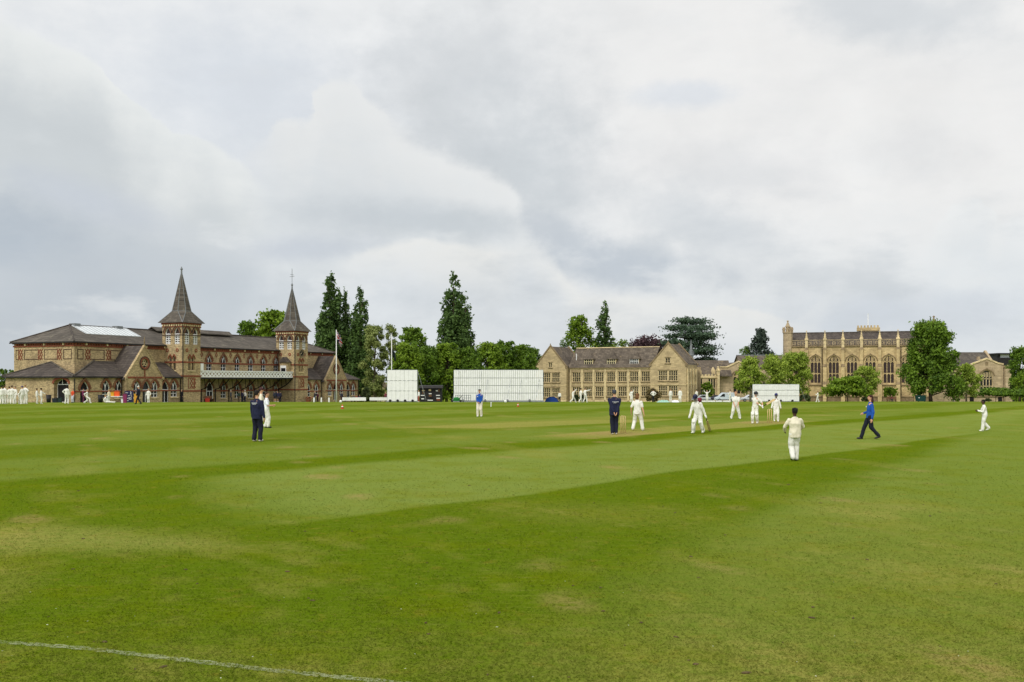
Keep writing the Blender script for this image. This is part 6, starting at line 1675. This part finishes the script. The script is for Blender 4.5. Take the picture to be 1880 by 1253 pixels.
def win(px0, px1, soft):
    a0, a1, w_ = sky_xy(px0, 300)[0], sky_xy(px1, 300)[0], soft / F
    u = t.math('ADD', az, t.math('MULTIPLY', t.math('SUBTRACT', nA, .5), .08))
    return t.math('MULTIPLY', t.smooth(u, a0 - w_, a0 + w_), t.smooth(u, a1 + w_, a1 - w_))
warpx = t.math('MULTIPLY', t.math('SUBTRACT', t.noise(t.vmul(cvec, (1, 1, 1)), 9, 6, .6), .5), .07)
azw = t.math('ADD', az, warpx)
softn = t.smooth(nC, .38, .62)
def lay(edge, col, c_edge, c_in, depth, soft, amp, window=None, k=1.0, softmax=70):
    """a bank of cloud below a ragged upper edge; lit along the edge, greyer deeper in"""
    fc = t.n('ShaderNodeFloatCurve'); cur = fc.mapping.curves[0]
    pts = sorted(((sky_xy(*p)[0] + .7) / 1.4, sky_xy(*p)[1] / .6) for p in edge)
    while len(cur.points) < len(pts): cur.points.new(.5, .5)
    for cp, p in zip(cur.points, pts):
        cp.location = (p[0], min(1, max(0, p[1]))); cp.handle_type = 'AUTO_CLAMPED'
    fc.mapping.update()
    t.l(t.math('MULTIPLY', t.math('ADD', azw, .7), 1 / 1.4, clamp=True), fc.inputs['Value'])
    d = t.math('MULTIPLY', t.math('SUBTRACT', t.math('MULTIPLY', fc.outputs[0], .6), el), F)
    d0 = t.math('ADD', d, t.math('MULTIPLY', t.math('SUBTRACT', nB, .5), amp))
    d0 = t.math('ADD', d0, t.math('MULTIPLY', t.math('SUBTRACT', nA, .5), amp * 1.9))
    m = t.smooth(d0, 0, t.math('ADD', soft, t.math('MULTIPLY', softn, softmax)))
    d1 = t.math('ADD', d0, t.math('MULTIPLY', t.math('SUBTRACT', nA, .5), depth * 1.6))
    inner = t.mix(t.smooth(d1, 0, depth), c_edge, c_in)
    if window is not None: m = t.math('MULTIPLY', m, win(*window))
    if k != 1: m = t.math('MULTIPLY', m, k)
    return t.mix(m, col, inner)
def blot(col, px, py, rx, ry, c, k, rot=0.0, crisp=.5):
    a0, e0 = sky_xy(px, py); dx = t.math('MULTIPLY', t.math('SUBTRACT', azw, a0), F); dy = t.math('MULTIPLY', t.math('SUBTRACT', el, e0), F)
    cr, sr = math.cos(rot), math.sin(rot)
    u = t.math('MULTIPLY', t.math('ADD', t.math('MULTIPLY', dx, cr), t.math('MULTIPLY', dy, sr)), 1 / rx); v = t.math('MULTIPLY', t.math('SUBTRACT', t.math('MULTIPLY', dy, cr), t.math('MULTIPLY', dx, sr)), 1 / ry)
    d = t.math('SQRT', t.math('ADD', t.math('MULTIPLY', u, u), t.math('MULTIPLY', v, v)))
    d = t.math('ADD', d, t.math('MULTIPLY', t.math('SUBTRACT', nA, .5), 2.2)); d = t.math('ADD', d, t.math('MULTIPLY', t.math('SUBTRACT', nB, .5), 1.1))
    return t.mix(t.math('MULTIPLY', t.smooth(d, 1.0 + crisp * .6, 1.0 - crisp), k), col, c)
c = t.mix(t.smooth(el, .03, .34), S(216, 222, 229), S(239, 240, 241))
c = t.mix(t.smooth(az, -.12, .2), c, t.mix(t.smooth(el, .03, .2), S(224, 228, 231), S(242, 241, 240)))
c = blot(c, 420, 180, 330, 160, S(221, 226, 233), .9, 0, .9)
c = blot(c, 860, 170, 210, 190, S(217, 220, 223), .9, -.7, .9); c = blot(c, 960, 320, 170, 120, S(206, 211, 215), .9, -.7, .9)
c = blot(c, 1640, 20, 190, 60, S(216, 220, 224), .8, -.25, .8); c = blot(c, 1255, 172, 95, 26, S(225, 229, 235), .8, 0, .6)
c = blot(c, 1420, 310, 280, 60, S(231, 231, 232), .7, .0, .9)
c = lay([(-200, 0), (0, 18), (50, 42), (100, 72), (170, 108), (200, 150), (235, 190), (300, 240), (330, 258), (400, 268), (450, 290), (500, 328), (560, 360), (620, 392), (700, 425), (800, 450), (1200, 500)], c, S(238, 240, 239), S(207, 212, 215), 170, 8, 40, (-900, 660, 120))
c = lay([(-300, 300), (0, 335), (120, 345), (220, 360), (320, 372), (420, 395), (520, 410), (640, 430), (1200, 470)], c, S(219, 223, 226), S(196, 203, 210), 130, 40, 60, (-900, 640, 140), .9)
c = lay([(200, 330), (440, 300), (470, 262), (495, 236), (520, 212), (560, 202), (580, 162), (640, 142), (700, 178), (750, 220), (800, 258), (850, 280), (920, 300), (950, 335), (1000, 400), (1060, 450), (1150, 520), (1300, 600)], c, S(235, 236, 236), S(220, 224, 227), 200, 14, 46, (475, 1080, 60))
c = blot(c, 790, 408, 200, 34, S(203, 209, 214), .9, -.05, .8); c = blot(c, 560, 458, 130, 26, S(202, 208, 217), .85, .05, .8); c = blot(c, 20, 440, 240, 90, S(184, 193, 203), .95, -.4, .9); c = blot(c, 140, 360, 150, 34, S(203, 209, 218), .8, -.25, .9)
c = blot(c, 1040, 436, 80, 36, S(200, 206, 213), .9, -.5, .7); c = blot(c, 1150, 490, 180, 46, S(197, 204, 212), 1.0, -.12, .7); c = blot(c, 1300, 420, 160, 60, S(218, 222, 226), .8, -.3, .9)
c = lay([(400, 520), (560, 490), (620, 478), (680, 446), (740, 438), (800, 437), (900, 440), (960, 432), (1000, 440), (1030, 468), (1070, 520), (1130, 524), (1200, 530), (1260, 548), (1330, 560), (1500, 590), (2200, 660)], c, S(236, 236, 234), S(222, 226, 230), 130, 8, 26, (650, 1500, 60))
c = lay([(1300, 600), (1440, 580), (1500, 545), (1540, 503), (1580, 486), (1620, 482), (1660, 498), (1700, 520), (1760, 560), (1900, 600), (2200, 640)], c, S(236, 237, 236), S(213, 219, 226), 80, 8, 24, (1470, 1800, 50), .9)
c = lay([(1500, 500), (1680, 440), (1720, 408), (1760, 362), (1790, 358), (1830, 402), (1850, 394), (1880, 408), (1960, 420), (2200, 460)], c, S(240, 241, 241), S(227, 231, 234), 110, 8, 26, (1710, 3000, 40), .9)
c = blot(c, 1720, 575, 280, 46, S(210, 216, 224), .75, .0, .9); c = blot(c, 300, 540, 480, 55, S(198, 205, 212), .8, 0, .9)
nD = t.noise(t.vmul(cvec, (1, 2.4, 1)), 6.5, 8, .56)
c = t.mix(t.math('MULTIPLY', t.smooth(nD, .46, .66), t.smooth(el, .24, .08, .12, .6)), c, S(200, 206, 212))
c = t.mix(t.math('MULTIPLY', t.smooth(nD, .46, .34), t.smooth(el, .26, .1, .15, .5)), c, S(233, 235, 236))
nn = t.math('ADD', t.math('MULTIPLY', t.math('SUBTRACT', nC, .5), .14), t.math('MULTIPLY', t.math('ADD', t.math('SUBTRACT', nA, .5), t.math('MULTIPLY', t.math('SUBTRACT', nB, .5), .45)), .17))
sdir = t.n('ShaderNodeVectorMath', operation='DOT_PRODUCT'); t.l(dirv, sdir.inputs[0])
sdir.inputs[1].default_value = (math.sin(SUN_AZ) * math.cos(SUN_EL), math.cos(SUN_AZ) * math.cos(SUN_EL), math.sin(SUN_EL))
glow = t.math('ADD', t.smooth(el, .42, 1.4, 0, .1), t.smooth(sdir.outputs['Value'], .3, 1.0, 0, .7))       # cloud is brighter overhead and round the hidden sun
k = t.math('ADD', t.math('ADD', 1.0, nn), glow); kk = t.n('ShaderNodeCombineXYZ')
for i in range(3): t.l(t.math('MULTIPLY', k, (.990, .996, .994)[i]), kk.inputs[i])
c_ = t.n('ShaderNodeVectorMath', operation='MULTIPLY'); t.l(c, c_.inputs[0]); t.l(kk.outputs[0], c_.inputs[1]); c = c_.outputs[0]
bg = t.n('ShaderNodeBackground'); t.l(c, bg.inputs['Color']); bg.inputs['Strength'].default_value = 1.0
sk = t.n('ShaderNodeTexSky'); sk.sky_type = 'NISHITA'; sk.sun_disc = False; sk.sun_elevation = SUN_EL; sk.sun_rotation = SUN_AZ
b2 = t.n('ShaderNodeBackground'); t.l(sk.outputs[0], b2.inputs['Color']); b2.inputs['Strength'].default_value = .08
ms = t.n('ShaderNodeMixShader'); ms.inputs[0].default_value = .97
t.l(b2.outputs[0], ms.inputs[1]); t.l(bg.outputs[0], ms.inputs[2])
wo = t.n('ShaderNodeOutputWorld'); t.l(ms.outputs[0], wo.inputs['Surface'])
# ================= sun through cloud, camera =================
sd = bpy.data.lights.new('sun', 'SUN'); sd.energy = 1.5; sd.angle = math.radians(11); sd.color = (1.0, .96, .9)
so = bpy.data.objects.new('sun', sd); COL.objects.link(so)
tos = Vector((math.sin(SUN_AZ) * math.cos(SUN_EL), math.cos(SUN_AZ) * math.cos(SUN_EL), math.sin(SUN_EL)))
so.rotation_euler = tos.to_track_quat('Z', 'Y').to_euler()
cd = bpy.data.cameras.new('camera'); cd.sensor_width = 36; cd.lens = F / 1880 * 36; cd.shift_y = (YH - 626.5) / 1880; cd.clip_end = 12000; cd.clip_start = .1
co = bpy.data.objects.new('camera', cd); COL.objects.link(co); co.location = (0, 0, HC); co.rotation_euler = (PI / 2, 0, 0); scene.camera = co
vs_ = scene.view_settings; vs_.view_transform = 'Standard'; vs_.look = 'None'; vs_.exposure = 0; vs_.gamma = 1; vs_.use_curve_mapping = False
scene.cycles.max_bounces = 6; scene.cycles.diffuse_bounces = 3; scene.cycles.glossy_bounces = 2; scene.cycles.transmission_bounces = 3; scene.cycles.transparent_max_bounces = 6
